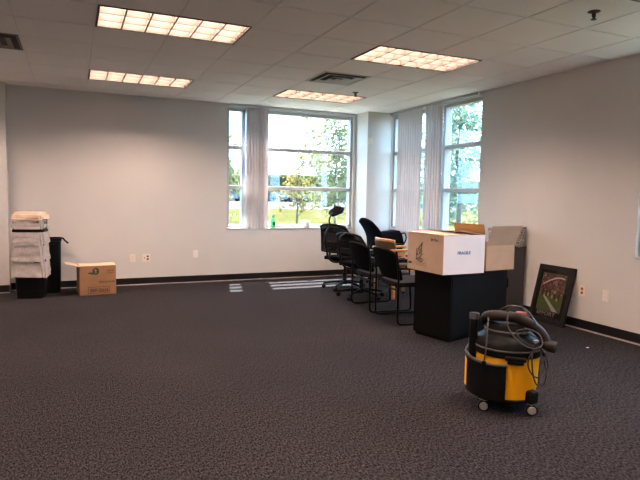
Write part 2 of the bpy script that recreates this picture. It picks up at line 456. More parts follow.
# recessed fluorescent troffers with parabolic louvres
def troffer(label, c, r):
    t = thing('ceiling_light', label, 'ceiling light', (U0+c*T+T, V0+r*T+T/2, CEIL), 0, 'recessed ceiling lights')
    hx, hy = T-0.008, T/2-0.008
    b = MB(); w = 0.016
    b.bb(-hx, -hx+w, -hy, hy, -0.004, 0.09); b.bb(hx-w, hx, -hy, hy, -0.004, 0.09)
    b.bb(-hx+w, hx-w, -hy, -hy+w*0.6, -0.004, 0.09); b.bb(-hx+w, hx-w, hy-w*0.6, hy, -0.004, 0.09)
    b.build('frame', M['dark_frame'], t)
    b = MB(); b.bb(-hx, hx, -hy, hy, 0.09, 0.11); b.build('lamp_panel', M['lamp'], t)
    b = MB(); d = 0.086; z0 = 0.002
    for i in range(1, 6):
        x = -hx+w+(2*hx-2*w)*i/6; b.bb(x-0.006, x+0.006, -hy+0.012, hy-0.012, z0, z0+d)
    for j in (1, 2):
        y = -hy+(2*hy)*j/3; b.bb(-hx+w, hx-w, y-0.006, y+0.006, z0, z0+d)
    b.bb(-hx+w, hx-w, hy-0.016, hy-0.011, z0, z0+d); b.bb(-hx+w, hx-w, -hy+0.011, -hy+0.016, z0, z0+d)
    b.bb(-hx+w, -hx+w+0.005, -hy+0.012, hy-0.012, z0+.01, z0+d); b.bb(hx-w-0.005, hx-w, -hy+0.012, hy-0.012, z0+.01, z0+d)
    b.build('louver', M['louver'], t)
    return t
L0 = troffer('recessed ceiling light nearest the camera above the carpet\'s left half, the largest of them', 0, 0)
lab = {(0, 4): 'recessed ceiling light close to the blank wall above the cardboard carton and bins',
       (4, 0): 'recessed ceiling light high above the boxes on the black cabinet',
       (4, 4): 'recessed ceiling light just before the big window, behind the square air vent'}
for c, r in lights[1:]:
    dup(L0, (U0+c*T+T, V0+r*T+T/2, CEIL), 0, lab.get((c, r), 'recessed ceiling light over the part of the room behind or left of the view'))

def diffuser(label, c, r, mm):
    t = thing('air_vent', label, 'air vent', (U0+c*T+T/2, V0+r*T+T/2, CEIL))
    h = T/2-0.008
    b = MB(); b.bb(-h, h, -h, h, 0.006, 0.012); b.build('duct', M['vent_dark'], t)
    b = MB()
    for s in (-1, 1):
        b.bb(s*h, s*(h-0.022), -h, h, -0.003, 0.005); b.bb(-h+0.022, h-0.022, s*h, s*(h-0.022), -0.003, 0.005)
    b.build('frame', mm, t)
    for i, (ro, ri, z0, z1) in enumerate(((0.225, 0.175, 0.0, -0.016), (0.125, 0.08, 0.0, -0.020), (0.04, 0.001, -0.004, -0.018))):
        b = MB()
        for kx in range(4):
            rm = Matrix.Rotation(kx*pi/2, 4, 'Z')
            P = [rm @ Vector(p) for p in ((-ri, -ri, z0), (ri, -ri, z0), (ro, -ro, z1), (-ro, -ro, z1))]
            Q = [p+Vector((0, 0, 0.006)) for p in P]
            for f in ((P[0], P[1], P[2], P[3]), (Q[3], Q[2], Q[1], Q[0]), (P[2], P[3], Q[3], Q[2]), (P[0], P[1], Q[1], Q[0]), (P[1], P[2], Q[2], Q[1]), (P[3], P[0], Q[0], Q[3])):
                b.poly(f)
        bmesh.ops.remove_doubles(b.bm, verts=b.bm.verts, dist=1e-5)
        b.build('vane', mm, t)
    return t
diffuser('square metal air vent in the ceiling between the two lights by the big window', 4, 2, M['vent_metal'])
diffuser('dark brown air vent in the ceiling at the picture\'s left edge', -2, 2, M['vent_brown'])

def sprinkler(label, x, y, s=1.0):
    t = thing('sprinkler_head', label, 'sprinkler', (x, y, CEIL), 0, 'ceiling sprinkler heads')
    b = MB(); b.lathe([(0.0, 0.0), (0.045, 0.0), (0.045, -0.004), (0.022, -0.012), (0.0, -0.012)], n=20); b.build('cover_plate', M['brass'], t, smooth=True)
    b = MB(); b.cyl((0, 0, -0.01), (0, 0, -0.045), 0.009); b.tube([(-0.016, 0, -0.012), (-0.018, 0, -0.035), (0, 0, -0.055)], 0.003); b.tube([(0.016, 0, -0.012), (0.018, 0, -0.035), (0, 0, -0.055)], 0.003)
    b.build('body', M['brass'], t)
    b = MB(); b.cyl((0, 0, -0.055), (0, 0, -0.060), 0.020); b.build('deflector', M['brass'], t)
sprinkler('small dark sprinkler head in the ceiling at upper right, near the plain wall', 3.572, 3.074)
sprinkler('small dark sprinkler head in the ceiling beside the light before the big window', 3.529, 6.821)

# ------------------------------------------------------------------ windows
MZ = (1.483, 2.108)
def window(name, axis, a0, a1, inner, verts):
    """axis 'x': window in the back wall; 'y': in the right wall. frame in depth inner+0.02..inner+0.15"""
    def bx(b, u0, u1, d0, d1, z0, z1):
        if axis == 'x': b.bb(u0, u1, inner+d0, inner+d1, z0, z1)
        else: b.bb(inner+d0, inner+d1, u0, u1, z0, z1)
    b = MB(); d0, d1 = 0.035, 0.145; f = 0.045
    bx(b, a0, a0+f, d0, d1, SILL, HEAD); bx(b, a1-f, a1, d0, d1, SILL, HEAD)
    bx(b, a0+f, a1-f, d0, d1, SILL, SILL+0.045); bx(b, a0+f, a1-f, d0, d1, HEAD-0.05, HEAD)
    for z in MZ: bx(b, a0+f, a1-f, d0, d1, z-0.028, z+0.028)
    for v in verts: bx(b, v-0.03, v+0.03, d0-0.004, d1, SILL+0.045, HEAD-0.05)
    fr = struct(b.build(name, M['frame'], bevel=0.003, segs=1))
    b = MB(); bx(b, a0+f, a1-f, 0.10, 0.104, SILL+0.045, HEAD-0.05)
    p = b.build('pane', M['glass'], fr)
    b = MB(); bx(b, a0+0.001, a1-0.001, -0.012, 0.145, SILL-0.025, SILL)
    b.build('sill', M['stool'], fr, bevel=0.004)
    return fr
window('window_1', 'x', WX0, WX1, YB, (2.495, 2.80))
window('window_2', 'y', RW[0][0], RW[0][1], XR, (6.78,))
window('window_3', 'y', RW[1][0], RW[1][1], XR, (2.45,))

def blind(label, axis, spans, inner, ang, track):
    t = thing('vertical_blind', label, 'blind', (0, 0, 0))
    b = MB()
    if axis == 'x': b.bb(track[0], track[1], inner-0.062, inner-0.02, 2.732, 2.770)
    else: b.bb(inner-0.062, inner-0.02, track[0], track[1], 2.732, 2.770)
    b.build('head_rail', M['frame'], t, bevel=0.003)
    W = 0.089; first = None
    for u0, u1, n in spans:
        for i in range(n):
            u = u0+(u1-u0)*(i+0.5)/n
            b = MB()
            def fn(a, c):
                q = (a-0.5)*W; bow = 0.016*(1-(2*a-1)**2)
                return (q, bow, SILL-0.02+c*(2.73-SILL+0.02))
            b.grid(fn, 6, 1, 0.0012)
            o = b.build('slat', M['blind'], t, smooth=True)
            jit = random.uniform(-4, 4)
            if axis == 'x': o.location = (u, inner-0.052, 0); o.rotation_euler = (0, 0, radians(ang+jit))
            else: o.location = (inner-0.052, u, 0); o.rotation_euler = (0, 0, radians(90+ang+jit))
    return t
blind('narrow stack of closed grey vertical blind slats hanging between the two back window panes', 'x', [(2.52, 2.86, 7)], YB, 12, (2.25, 4.42))
blind('wide grey vertical blind covering most of the window beside the corner column', 'y', [(7.24, 7.90, 10), (6.72, 7.12, 6)], XR, 8, (5.95, 8.17))

# things on the sill
t = thing('green_bottle', 'bright green plastic bottle on the sill beside the narrow blinds', 'bottle', (3.0, YB+0.045, SILL))
b = MB(); b.lathe([(0.0, 0.0), (0.042, 0.0), (0.045, 0.02), (0.045, 0.10), (0.036, 0.135), (0.016, 0.155), (0.016, 0.165), (0, 0.165)], n=24)
b.build('bottle_body', M['green_bottle'], t, smooth=True)
b = MB(); b.lathe([(0.0, 0.165), (0.019, 0.165), (0.019, 0.185), (0.008, 0.19), (0.006, 0.21), (0, 0.21)], n=16); b.bb(0.0, 0.03, -0.006, 0.006, 0.185, 0.20)
b.build('cap', M['bottle_cap'], t, smooth=True)
b = MB(); b.bb(-0.025, 0.025, -0.046, -0.0445, 0.04, 0.09); b.build('bottle_label', M['bottle_cap'], t)
t = thing('paper_roll', 'white paper roll standing on the sill under the big window pane', 'paper roll', (3.585, YB+0.035, SILL))
b = MB()
b.lathe([(0.022, 0.0), (0.060, 0.0), (0.062, 0.003), (0.062, 0.109), (0.060, 0.112), (0.022, 0.112)], n=32)
b.build('roll', M['paper'], t, smooth=True)
b = MB(); b.tube([(0, 0, 0.001), (0, 0, 0.111)], 0.021, 20); b.build('core', M['cardboard_pale'], t)

# thermostat on the column corner
t = thing('thermostat', 'small beige thermostat box high on the corner column', 'thermostat', (4.538, 8.199, 2.29))
b = MB(); b.bb(-0.035, 0.035, -0.022, 0, -0.055, 0.055); b.build('case', M['plate'], t, bevel=0.006)
b = MB(); b.bb(-0.02, 0.02, -0.026, -0.022, 0.0, 0.03); b.build('dial', M['plate_white'], t, bevel=0.002)

# ------------------------------------------------------------------ wall plates
def plate(label, cat, loc, rz, gangs, pm):
    """gangs: list of 'duplex' | 'jack' | 'switch' | 'blank' ; local -Y faces the room"""
    t = thing('wall_outlet', label, cat, loc, rz, 'wall plates')
    w = 0.046*len(gangs)+0.028
    b = MB(); b.bb(-w/2, w/2, -0.006, 0, -0.058, 0.058); b.build('cover_plate', pm, t, bevel=0.003)
    for i, gk in enumerate(gangs):
        x = (i-(len(gangs)-1)/2)*0.046
        if gk.startswith('duplex'):
            for z in (-0.021, 0.021):
                b = MB(); b.cyl((x, -0.0055, z), (x, -0.0085, z), 0.0165, n=20)
                s = b.build('socket', M['socket_red'] if gk.endswith('red') else (M['socket_dark'] if gk.endswith('dark') else pm), t)
                b = MB()
                for dx in (-0.006, 0.006): b.bb(x+dx-0.0015, x+dx+0.0015, -0.0092, -0.0084, z-0.002, z+0.008)
                b.cyl((x, -0.0084, z-0.008), (x, -0.0092, z-0.008), 0.0025, n=10)
                b.build('slots', M['socket_dark'], s)
        elif gk == 'jack':
            b = MB(); b.bb(x-0.016, x+0.016, -0.009, -0.0055, -0.033, 0.033); s = b.build('jack_insert', pm, t, bevel=0.001)
            b = MB(); b.bb(x-0.007, x+0.007, -0.0095, -0.0088, -0.008, 0.006); b.build('port', M['socket_dark'], s)
        else:
            b = MB(); b.bb(x-0.016, x+0.016, -0.009, -0.0055, -0.033, 0.033); b.build('rocker', pm, t, bevel=0.0015)
    return t
plate('single ivory outlet plate on the blank wall, nearest the cardboard carton', 'outlet', (0.797, YB, 0.402), 0, ['duplex'], M['plate'])
plate('wide double plate on the blank wall with one dark outlet', 'outlet', (0.99, YB, 0.40), 0, ['jack', 'duplex_dark'], M['plate'])
plate('small pale plate on the blank wall below the narrow window', 'outlet', (1.725, YB, 0.44), 0, ['switch'], M['plate_white'])
plate('ivory plate on the wall half hidden behind the leaning framed picture', 'outlet', (XR, 4.315, 0.412), -pi/2, ['blank'], M['plate'])
plate('outlet plate with orange red sockets on the wall beside the framed picture', 'outlet', (XR, 4.21, 0.412), -pi/2, ['duplex_red'], M['plate'])
plate('pale blank plate on the wall, farthest from the framed picture', 'outlet', (XR, 3.924, 0.408), -pi/2, ['switch'], M['plate_white'])

# ------------------------------------------------------------------ carton by the wall
t = thing('cardboard_carton', 'brown cardboard carton with green emblem on the carpet by the wall, flap sticking out', 'box', (0.068, 7.885, 0), radians(6))
W, D, H = 0.455, 0.33, 0.385
b = MB()
b.bb(0, W, 0, 0.005, 0, H); b.bb(0, W, D-0.005, D, 0, H); b.bb(0, 0.005, 0.005, D-0.005, 0, H); b.bb(W-0.005, W, 0.005, D-0.005, 0, H); b.bb(0.005, W-0.005, 0.005, D-0.005, 0, 0.006)
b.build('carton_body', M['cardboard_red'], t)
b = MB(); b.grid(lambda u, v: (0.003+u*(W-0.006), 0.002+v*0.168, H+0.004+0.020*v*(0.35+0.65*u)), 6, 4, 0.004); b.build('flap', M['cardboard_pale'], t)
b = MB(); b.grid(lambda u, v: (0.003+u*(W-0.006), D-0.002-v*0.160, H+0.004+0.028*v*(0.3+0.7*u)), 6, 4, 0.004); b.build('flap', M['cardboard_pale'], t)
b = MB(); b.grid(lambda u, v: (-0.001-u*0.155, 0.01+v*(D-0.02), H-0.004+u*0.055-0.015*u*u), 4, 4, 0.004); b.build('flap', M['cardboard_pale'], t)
fy = -0.0012
FM = Matrix(((1, 0, 0, 0), (0, 0, -1, 0), (0, 1, 0, 0), (0, 0, 0, 1)))   # outline (x,z) -> facing -Y
def FMo(x, y, z): return Matrix.Translation((x, y, z)) @ FM
b = MB()
def ell(cx, cz, rx, rz_, n=24, rot=0): return [(cx+rx*cos(a)*cos(rot)-rz_*sin(a)*sin(rot), cz+rx*cos(a)*sin(rot)+rz_*sin(a)*cos(rot)) for a in [2*pi*i/n for i in range(n)]]
b.prism(ell(0.2, 0.315, 0.042, 0.047), 0.001, FMo(0, 0, 0)); b.prism(ell(0.155, 0.288, 0.055, 0.012, rot=-0.15), 0.001, FMo(0, 0.0002, 0))
b.build('emblem', M['ink_green'], t)
b = MB(); b.prism(ell(0.197, 0.325, 0.014, 0.018), 0.0016, FMo(0, 0, 0)); b.prism([(0.183, 0.29), (0.213, 0.29), (0.208, 0.302), (0.188, 0.302)], 0.0016, FMo(0, 0, 0)); b.build('emblem_detail', M['cardboard_red'], t)
def glyphs(b, x0, x1, z, h, n, seed, y=0.0, th=0.0012):
    rr = random.Random(seed); w = (x1-x0)/n
    for i in range(n):
        if rr.random() < 0.08: continue
        x = x0+i*w; s = w*0.22
        b.bb(x, x+s, y-th, y, z, z+h)
        if rr.random() < 0.7: b.bb(x+w*0.52, x+w*0.52+s, y-th, y, z, z+h*rr.choice((1, 0.6, 1)))
        for zz in rr.sample((0.0, 0.42, 0.84), 2): b.bb(x, x+w*0.7, y-th, y, z+h*zz, z+h*(zz+0.16))
b = MB(); glyphs(b, 0.235, 0.44, 0.158, 0.022, 11, 3); b.build('printed_line', M['ink_black'], t)
b = MB(); glyphs(b, 0.34, 0.43, 0.31, 0.018, 6, 4); glyphs(b, 0.34, 0.43, 0.285, 0.012, 8, 5); b.build('printed_line', M['ink_red'], t)
b = MB(); x0, x1, z0, z1 = 0.10, 0.375, 0.02, 0.107
for a in ((x0, x1, z0, z0+0.006), (x0, x1, z1-0.006, z1), (x0, x0+0.006, z0, z1), (x1-0.006, x1, z0, z1)): b.bb(a[0], a[1], -0.0012, 0, a[2], a[3])
b.build('printed_border', M['ink_red'], t)
b = MB(); glyphs(b, 0.125, 0.365, 0.036, 0.046, 9, 9); b.build('printed_line', M['ink_black'], t)

# ------------------------------------------------------------------ wastebaskets
def rrect(w, d, r, n=5):
    P = []
    for sx, sy, a0 in ((1, 1, 0), (-1, 1, 90), (-1, -1, 180), (1, -1, 270)):
        for i in range(n+1):
            a = radians(a0+90*i/n); P.append((sx*(w/2-r)+r*cos(a), sy*(d/2-r)+r*sin(a)))
    return P
def loft(b, secs, cap0=True, cap1=True):
    rings = [[b.bm.verts.new(p) for p in s] for s in secs]
    n = len(rings[0])
    for a, c in zip(rings, rings[1:]):
        for i in range(n): b.bm.faces.new((a[i], a[(i+1) % n], c[(i+1) % n], c[i]))
    if cap0: b.bm.faces.new(list(reversed(rings[0])))
    if cap1: b.bm.faces.new(rings[-1])
def bin_body(b, h, w0, d0, w1, d1, lip=0.012):
    secs = []
    def S(w, d, z, r=0.05): return [(x, y, z) for x, y in rrect(w, d, r)]
    secs += [S(w0, d0, 0), S(w0+(w1-w0)*0.95, d0+(d1-d0)*0.95, h-0.035), S(w1+lip, d1+lip, h-0.032), S(w1+lip, d1+lip, h),
             S(w1-0.012, d1-0.012, h), S(w0-0.01, d0-0.01, 0.012)]
    loft(b, secs)
rl = random.Random(5)
def liner(b, w, d, z0, z1, flare, waves=9, amp=0.008, top=0.02):
    secs = []; base = rrect(w, d, 0.05, 8); n = len(base); ph = [rl.uniform(0, 6.28) for _ in range(4)]
    prof = [(i/12, (1-i/12)**1.2) for i in range(13)]
    for q, f in prof:
        z = z0+(z1-z0)*q; s = []
        for i, (x, y) in enumerate(base):
            a = 2*pi*i/n
            wv = amp*(sin(waves*a+ph[0]+q*2.2)+0.6*sin((waves*2+1)*a+ph[1]-q*3)+0.5*sin(3*a+ph[2]))*(0.4+0.6*(1-q))
            l = math.hypot(x, y); k = (l+flare*f+wv)/l
            k += 0.022*sin(q*15+1.7*sin(2*a+ph[2])+ph[0])*(1-q); s.append((x*k, y*k, z+0.010*sin(2*a+ph[3])*(1-q)+0.006*sin(waves*a+ph[1])*(1-q)))
        secs.append(s)
    secs.append([(x*0.90, y*0.88, z1+0.004) for x, y in base]); secs.append([(x*0.86, y*0.84, z1-top) for x, y in base])
    loft(b, secs, False, True)
SX, SY = -0.50, 7.99
specs = [
    (0.0, 0.275, 0.020, 'black wastebasket at the bottom of the stack, clear liner folded over its rim'),
    (0.215, 0.475, 0.014, 'second wastebasket from the bottom of the nested stack, wrinkled white liner'),
    (0.385, 0.69, 0.006, 'wastebasket in the middle of the nested stack with its bare black rim showing'),
    (0.49, 0.895, 0.006, 'second wastebasket from the top of the nested stack, white liner folded over'),
    (0.560, 1.005, 0.003, 'topmost wastebasket of the nested stack, pale cream liner bunched on top')]
for i, (z, l0, fl, labl) in enumerate(specs):
    h = 0.495
    t = thing('wastebasket', labl, 'wastebasket', (SX+rl.uniform(-0.006, 0.006), SY, z), radians(-12+rl.uniform(-3, 3)), 'nested wastebaskets')
    b = MB(); bin_body(b, h, 0.315, 0.25, 0.355, 0.29); b.build('bin', M['black_plastic'], t, smooth=True)
    l1 = h+0.010 if i != 2 else h-0.036
    b = MB(); liner(b, 0.371, 0.306, l0-z, l1, fl, amp=0.009 if i < 4 else 0.006, top=0.02 if i < 4 else -0.035); b.build('liner', M['liner_cream'] if i == 4 else M['liner'], t, smooth=True)
t = thing('slim_bin', 'tall slim black bin standing behind the wastebasket stack, strap hanging off its rim', 'bin', (-0.295, 8.375, 0), radians(2))
b = MB(); bin_body(b, 0.735, 0.25, 0.29, 0.28, 0.34, 0.018); b.build('bin', M['black_plastic'], t, smooth=True)
b = MB(); b.tube(spline([(0.10, -0.15, 0.73), (0.155, -0.175, 0.742), (0.185, -0.185, 0.71), (0.225, -0.19, 0.672)]), [0.012]*8*3+[0.016]); b.build('strap', M['black_plastic'], t, smooth=True)
b = MB(); b.bb(-0.06, 0.06, -0.184, -0.160, 0.64, 0.66); b.build('handle', M['black_plastic'], t, bevel=0.004)

# ------------------------------------------------------------------ guest chairs (sled base)
def guest_chair(label, loc, rz):
    t = thing('guest_chair', label, 'chair', loc, rz, 'black guest chairs in a row')
    w = 0.29
    for s in (-1, 1):
        y = s*w
        P = rounded([(-0.035, y, 0.80), (0.0, y, 0.60), (0.0, y, 0.013), (0.54, y, 0.013), (0.50, y, 0.615), (0.02, y, 0.615)], 0.06, 6)
        b = MB(); b.tube(P, 0.0125, 10); b.build('side_frame', M['black_metal'], t, smooth=True)
        b = MB(); b.grid(lambda u, v: (0.08+0.36*u, y+0.045*(v-0.5)*(1-0.25*(2*u-1)**2), 0.633+0.006*sin(pi*v)), 8, 4, 0.022); b.build('armrest', M['black_plastic'], t, smooth=True, bevel=0.006)
    b = MB(); b.tube([(0.42, -w, 0.37), (0.42, w, 0.37)], 0.011); b.tube([(0.06, -w, 0.36), (0.06, w, 0.36)], 0.011)
    b.build('stretcher', M['black_metal'], t, smooth=True)
    b = MB()
    def seat(u, v):
        x = 0.02+0.53*u; hw = 0.262-0.03*(1-u)**2
        y = (2*v-1)*hw
        e = min(u, 1-u, v, 1-v)
        return (x-0.02*(abs(2*v-1)**4)*(1 if u > .5 else -1), y, 0.428+0.012*math.sqrt(max(e, 0)*2)+0.012*u-0.03*max(0, u-0.8)*5*max(0, u-0.8))
    b.grid(seat, 14, 14, 0.05); b.build('seat', M['grey_seat'], t, smooth=True, bevel=0.012)
    b = MB()
    def back(u, v):       # u across, v up
        a = 2*u-1; hw = 0.298-0.035*v**3-0.05*(1-v)**2
        x = 0.035-0.115*v+0.05*(1-a*a)*-1+0.03
        z = 0.485+0.335*v-0.035*abs(a)**3*v-0.0*a
        return (x, a*hw, z)
    b.grid(back, 14, 10, 0.034); b.build('backrest', M['black_fabric'], t, smooth=True, bevel=0.01)
    return t
guest_chair('black guest chair nearest the low cabinet, first of the row, grey seat showing', (3.17, 5.27, 0), radians(-6))
guest_chair('black guest chair second in the row, between the nearest one and the swivel chairs', (3.21, 5.95, 0), radians(-6))

# ------------------------------------------------------------------ swivel chairs
def star_base(t, r, rot, hub=(0, 0)):
    b = MB(); b.lathe([(0, 0.07), (0.045, 0.07), (0.04, 0.13), (0.03, 0.14), (0.03, 0.25), (0.018, 0.25), (0.018, 0.40), (0, 0.40)], n=20)
    b.build('gas_column', M['black_metal'], t, smooth=True)
    for k in range(5):
        a = rot+2*pi*k/5; d = Vector((cos(a), sin(a), 0)); q = Vector((-sin(a), cos(a), 0))
        b = MB(); b.tube([d*0.02+Vector((0, 0, 0.11)), d*(r*0.5)+Vector((0, 0, 0.10)), d*r+Vector((0, 0, 0.075))], [0.024, 0.02, 0.014], 8)
        l = b.build('leg', M['black_plastic'], t, smooth=True)
        b = MB()
        for s in (-1, 1): c = d*r+q*0.018*s+Vector((0, 0, 0.0275)); b.cyl(c-q*0.010, c+q*0.010, 0.027, n=18)
        b.cyl(d*r+Vector((0, 0, 0.03)), d*r+Vector((0, 0, 0.075)), 0.009)
        b.build('caster', M['black_plastic'], l, smooth=True)
def swivel_chair(label, loc, rz, mesh=True, headrest=False, top=0.95, lean=0.06, rot=0.3, seat_z=0.46, loop_arms=False, wide=0.24, name='swivel_chair'):
    t = thing(name, label, 'chair', loc, rz)
    star_base(t, 0.31, rot)
    b = MB()
    def seat(u, v):
        e = max(0, min(u, 1-u, v, 1-v)); a = 2*v-1
        return (-0.22+0.47*u, a*(0.245-0.02*(1-u)), seat_z+0.014*math.sqrt(2*e)-0.03*max(0, u-0.75)*4*max(0, u-.75))
    b.grid(seat, 12, 12, 0.055); b.build('seat', M['black_fabric'], t, smooth=True, bevel=0.014)
    b = MB(); b.bb(-0.12, 0.12, -0.09, 0.09, 0.385, seat_z-0.028); b.tube([(0.0, -0.1, 0.40), (0.0, -0.27, 0.41)], 0.006); b.build('mechanism', M['black_plastic'], t, bevel=0.012)
    zb = 0.56
    def bs(u, v, off=0.0):
        a = 2*u-1; hw = wide*(0.93+0.10*sin(pi*min(1, v*1.1))-0.10*v*v) if mesh else wide*(0.72+0.42*sin(pi*(0.22+0.56*v))-0.1)
        x = -0.235-lean*2.2*v*v-0.03*sin(pi*v)*-1.0-0.045*(1-a*a)+off+0.02
        crown = (0.06 if mesh else 0.10)*abs(a)**2.5*max(0, v-0.4)
        return (x, a*hw, zb+(top-zb)*v-crown)
    if mesh:
        b = MB(); b.grid(bs, 14, 12, 0.004); b.build('back_mesh', M['mesh_fabric'], t, smooth=True)
        loop = [bs(i/10, 1) for i in range(11)]+[bs(1, 1-j/10) for j in range(1, 11)]+[bs(1-i/10, 0) for i in range(1, 11)]+[bs(0, j/10) for j in range(1, 10)]
        b = MB(); b.tube(loop, 0.015, 8, closed=True)
        b.tube([bs(i/8, 0.72) for i in range(9)], 0.009, 8)
        b.build('back_frame', M['black_plastic'], t, smooth=True)
        b = MB(); b.grid(lambda u, v: Vector(bs(0.12+0.76*u, 0.16+0.2*v))+Vector((-0.02, 0, 0)), 8, 4, 0.02); b.build('lumbar_pad', M['black_plastic'], t, smooth=True)
        b = MB(); b.tube(spline([(-0.06, 0, 0.40), (-0.26, 0, 0.42), (-0.37, 0, 0.50), (-0.41, 0, 0.66), (-0.395-lean, 0, 0.82), tuple(Vector(bs(0.5, 1))+Vector((-0.01, 0, 0)))], 6), 0.014, 8)
        b.build('spine', M['black_plastic'], t, smooth=True)
    else:
        b = MB(); b.grid(bs, 14, 12, 0.035); b.build('backrest', M['black_fabric'], t, smooth=True, bevel=0.012)
        b = MB(); b.tube(spline([(-0.06, 0, 0.40), (-0.27, 0, 0.42), (-0.315, 0, 0.55), (-0.30, 0, 0.66)], 6), 0.02, 8); b.build('back_support', M['black_plastic'], t, smooth=True)
    if headrest:
        tp = Vector(bs(0.5, 1))
        b = MB(); b.tube(spline([tp+Vector((0, 0, -0.03)), tp+Vector((-0.035, 0, 0.06)), tp+Vector((0.01, 0, 0.14)), tp+Vector((0.075, 0, 0.185))], 6), 0.011, 8); b.build('headrest_stem', M['black_plastic'], t, smooth=True)
        b = MB()
        b.grid(lambda u, v: tp+Vector((0.075+0.055*(2*v-1)+0.05*(2*u-1)**2, 0.115*(2*u-1)*(1-0.25*(2*v-1)**2), 0.185+0.062*(2*v-1)*(1-0.35*(2*u-1)**2))), 12, 8, 0.04)
        b.build('headrest', M['black_fabric'], t, smooth=True, bevel=0.01)
    for s in (-1, 1):
        y = s*0.285
        if loop_arms:
            P = spline([(0.10, y*0.85, seat_z-0.03), (0.16, y, seat_z+0.02), (0.17, y, 0.66), (0.10, y, 0.695), (-0.10, y, 0.69), (-0.17, y, 0.64), (-0.12, y, seat_z+0.02), (-0.06, y*0.85, seat_z-0.03)], 6)
            b = MB(); b.tube(P, 0.017, 8); b.build('armrest', M['black_plastic'], t, smooth=True)
        else:
            b = MB(); b.tube(rounded([(-0.02, s*0.12, 0.40), (-0.02, y, 0.41), (-0.04, y, 0.645)], 0.05), 0.016, 8); b.build('arm_post', M['black_plastic'], t, smooth=True)
            b = MB(); b.grid(lambda u, v: (-0.16+0.27*u, y+0.085*(v-0.5)*(1-0.3*(2*u-1)**4), 0.655+0.006*sin(pi*u)), 8, 4, 0.026); b.build('armrest', M['black_plastic'], t, smooth=True, bevel=0.007)
    return t
swivel_chair('tall black mesh swivel chair with a headrest, by the big window', (3.68, 7.33, 0), radians(22), True, True, 0.965, 0.03, rot=2.2, wide=0.29)
swivel_chair('black mesh swivel chair without headrest, between the headrest chair and the guest chairs', (3.57, 6.60, 0), radians(16), True, False, 0.885, 0.02, rot=2.2, wide=0.27)
swivel_chair('black upholstered swivel chair with reclined rounded back in front of the corner column', (4.46, 7.45, 0), radians(-2), False, False, 1.045, 0.075, rot=0.9, wide=0.25)
t = thing('black_bag', 'soft black bag with a loop handle resting on the chair beside the window corner', 'bag', (4.49, 7.43, 0.503), radians(-4))
b = MB()
secs = []
for k in range(9):
    v = k/8; w = 0.40*(1-0.12*v**3); d = 0.34*(1-0.3*v**2); r = 0.07
    if k in (0, 8): w *= 0.9; d *= 0.85
    secs.append([(x+0.02*sin(5*v)*0.3, y, 0.005+0.335*v+0.012*sin(x*14)*v) for x, y in rrect(w, d, r)])
loft(b, secs); b.build('bag_body', M['black_fabric'], t, smooth=True)
b = MB(); b.tube(spline([(0.17, -0.05, 0.30), (0.235, -0.06, 0.31), (0.265, -0.06, 0.24), (0.245, -0.05, 0.16), (0.19, -0.05, 0.13)], 6), 0.011, 8); b.build('handle', M['black_fabric'], t, smooth=True)

# ------------------------------------------------------------------ wooden armchair
t = thing('wooden_armchair', 'light orange wooden armchair with brown curved back, behind the guest chairs', 'chair', (3.93, 6.60, 0), radians(-4))
hw = 0.27
for sx, top in ((0.0, 0.66), (0.44, 0.645)):
    for s in (-1, 1):
        b = MB(); b.box((sx, s*hw, top/2), (0.042, 0.036, top)); b.build('leg', M['orange_wood'], t, bevel=0.005)
for s in (-1, 1):
    b = MB(); b.box((0.20, s*hw, 0.66), (0.52, 0.055, 0.03)); b.build('armrest', M['orange_wood'], t, bevel=0.008)
    b = MB(); b.box((0.22, s*hw, 0.545), (0.40, 0.022, 0.055)); b.build('side_rail', M['orange_wood'], t, bevel=0.004)
    b = MB(); b.box((0.22, s*hw, 0.39), (0.40, 0.022, 0.06)); b.build('side_rail', M['orange_wood'], t, bevel=0.004)
b = MB(); b.box((0.44, 0, 0.38), (0.025, 2*hw-0.04, 0.07)); b.box((0.0, 0, 0.38), (0.025, 2*hw-0.04, 0.07)); b.build('seat_rail', M['orange_wood'], t, bevel=0.004)
b = MB(); b.grid(lambda u, v: (0.0+0.47*u, (2*v-1)*0.24, 0.435+0.02*math.sqrt(max(0, min(u, 1-u, v, 1-v))*2)), 10, 10, 0.06); b.build('seat', M['brown_leather'], t, smooth=True, bevel=0.012)
def wb(u, v, off=0.0):
    a = 2*u-1; return (-0.055-0.05*v+0.11*a*a+off, a*0.27, 0.575+0.21*v-0.015*abs(a)**3)
b = MB(); b.grid(lambda u, v: wb(u, v), 14, 6, 0.045); b.build('backrest', M['brown_leather'], t, smooth=True, bevel=0.012)
b = MB(); b.tube([Vector(wb(i/12, 1.0))+Vector((0, 0, 0.012)) for i in range(13)], 0.017, 8); b.build('top_rail', M['orange_wood'], t, smooth=True)

# ------------------------------------------------------------------ low black cabinet and what stands on it
CZ = 0.67; ca = radians(14)
t = thing('low_cabinet', 'low black cabinet under the open boxes, behind the yellow vacuum', 'cabinet', (3.242, 4.223, 0), ca)
W, D = 0.915, 0.46
b = MB(); b.bb(0.0, W, 0.004, D, 0.03, CZ-0.025); b.build('body', M['file_black'], t, bevel=0.004)
b = MB(); b.bb(-0.006, W+0.006, -0.006, D+0.006, CZ-0.025, CZ); b.build('top', M['file_black'], t, bevel=0.004)
b = MB(); b.bb(0.02, W-0.02, 0.02, D-0.02, 0, 0.03); b.build('plinth', M['black_plastic'], t)
b = MB(); b.bb(0.02, W-0.02, -0.002, 0.006, 0.05, CZ-0.04); b.build('front_panel', M['file_black'], t, bevel=0.002)

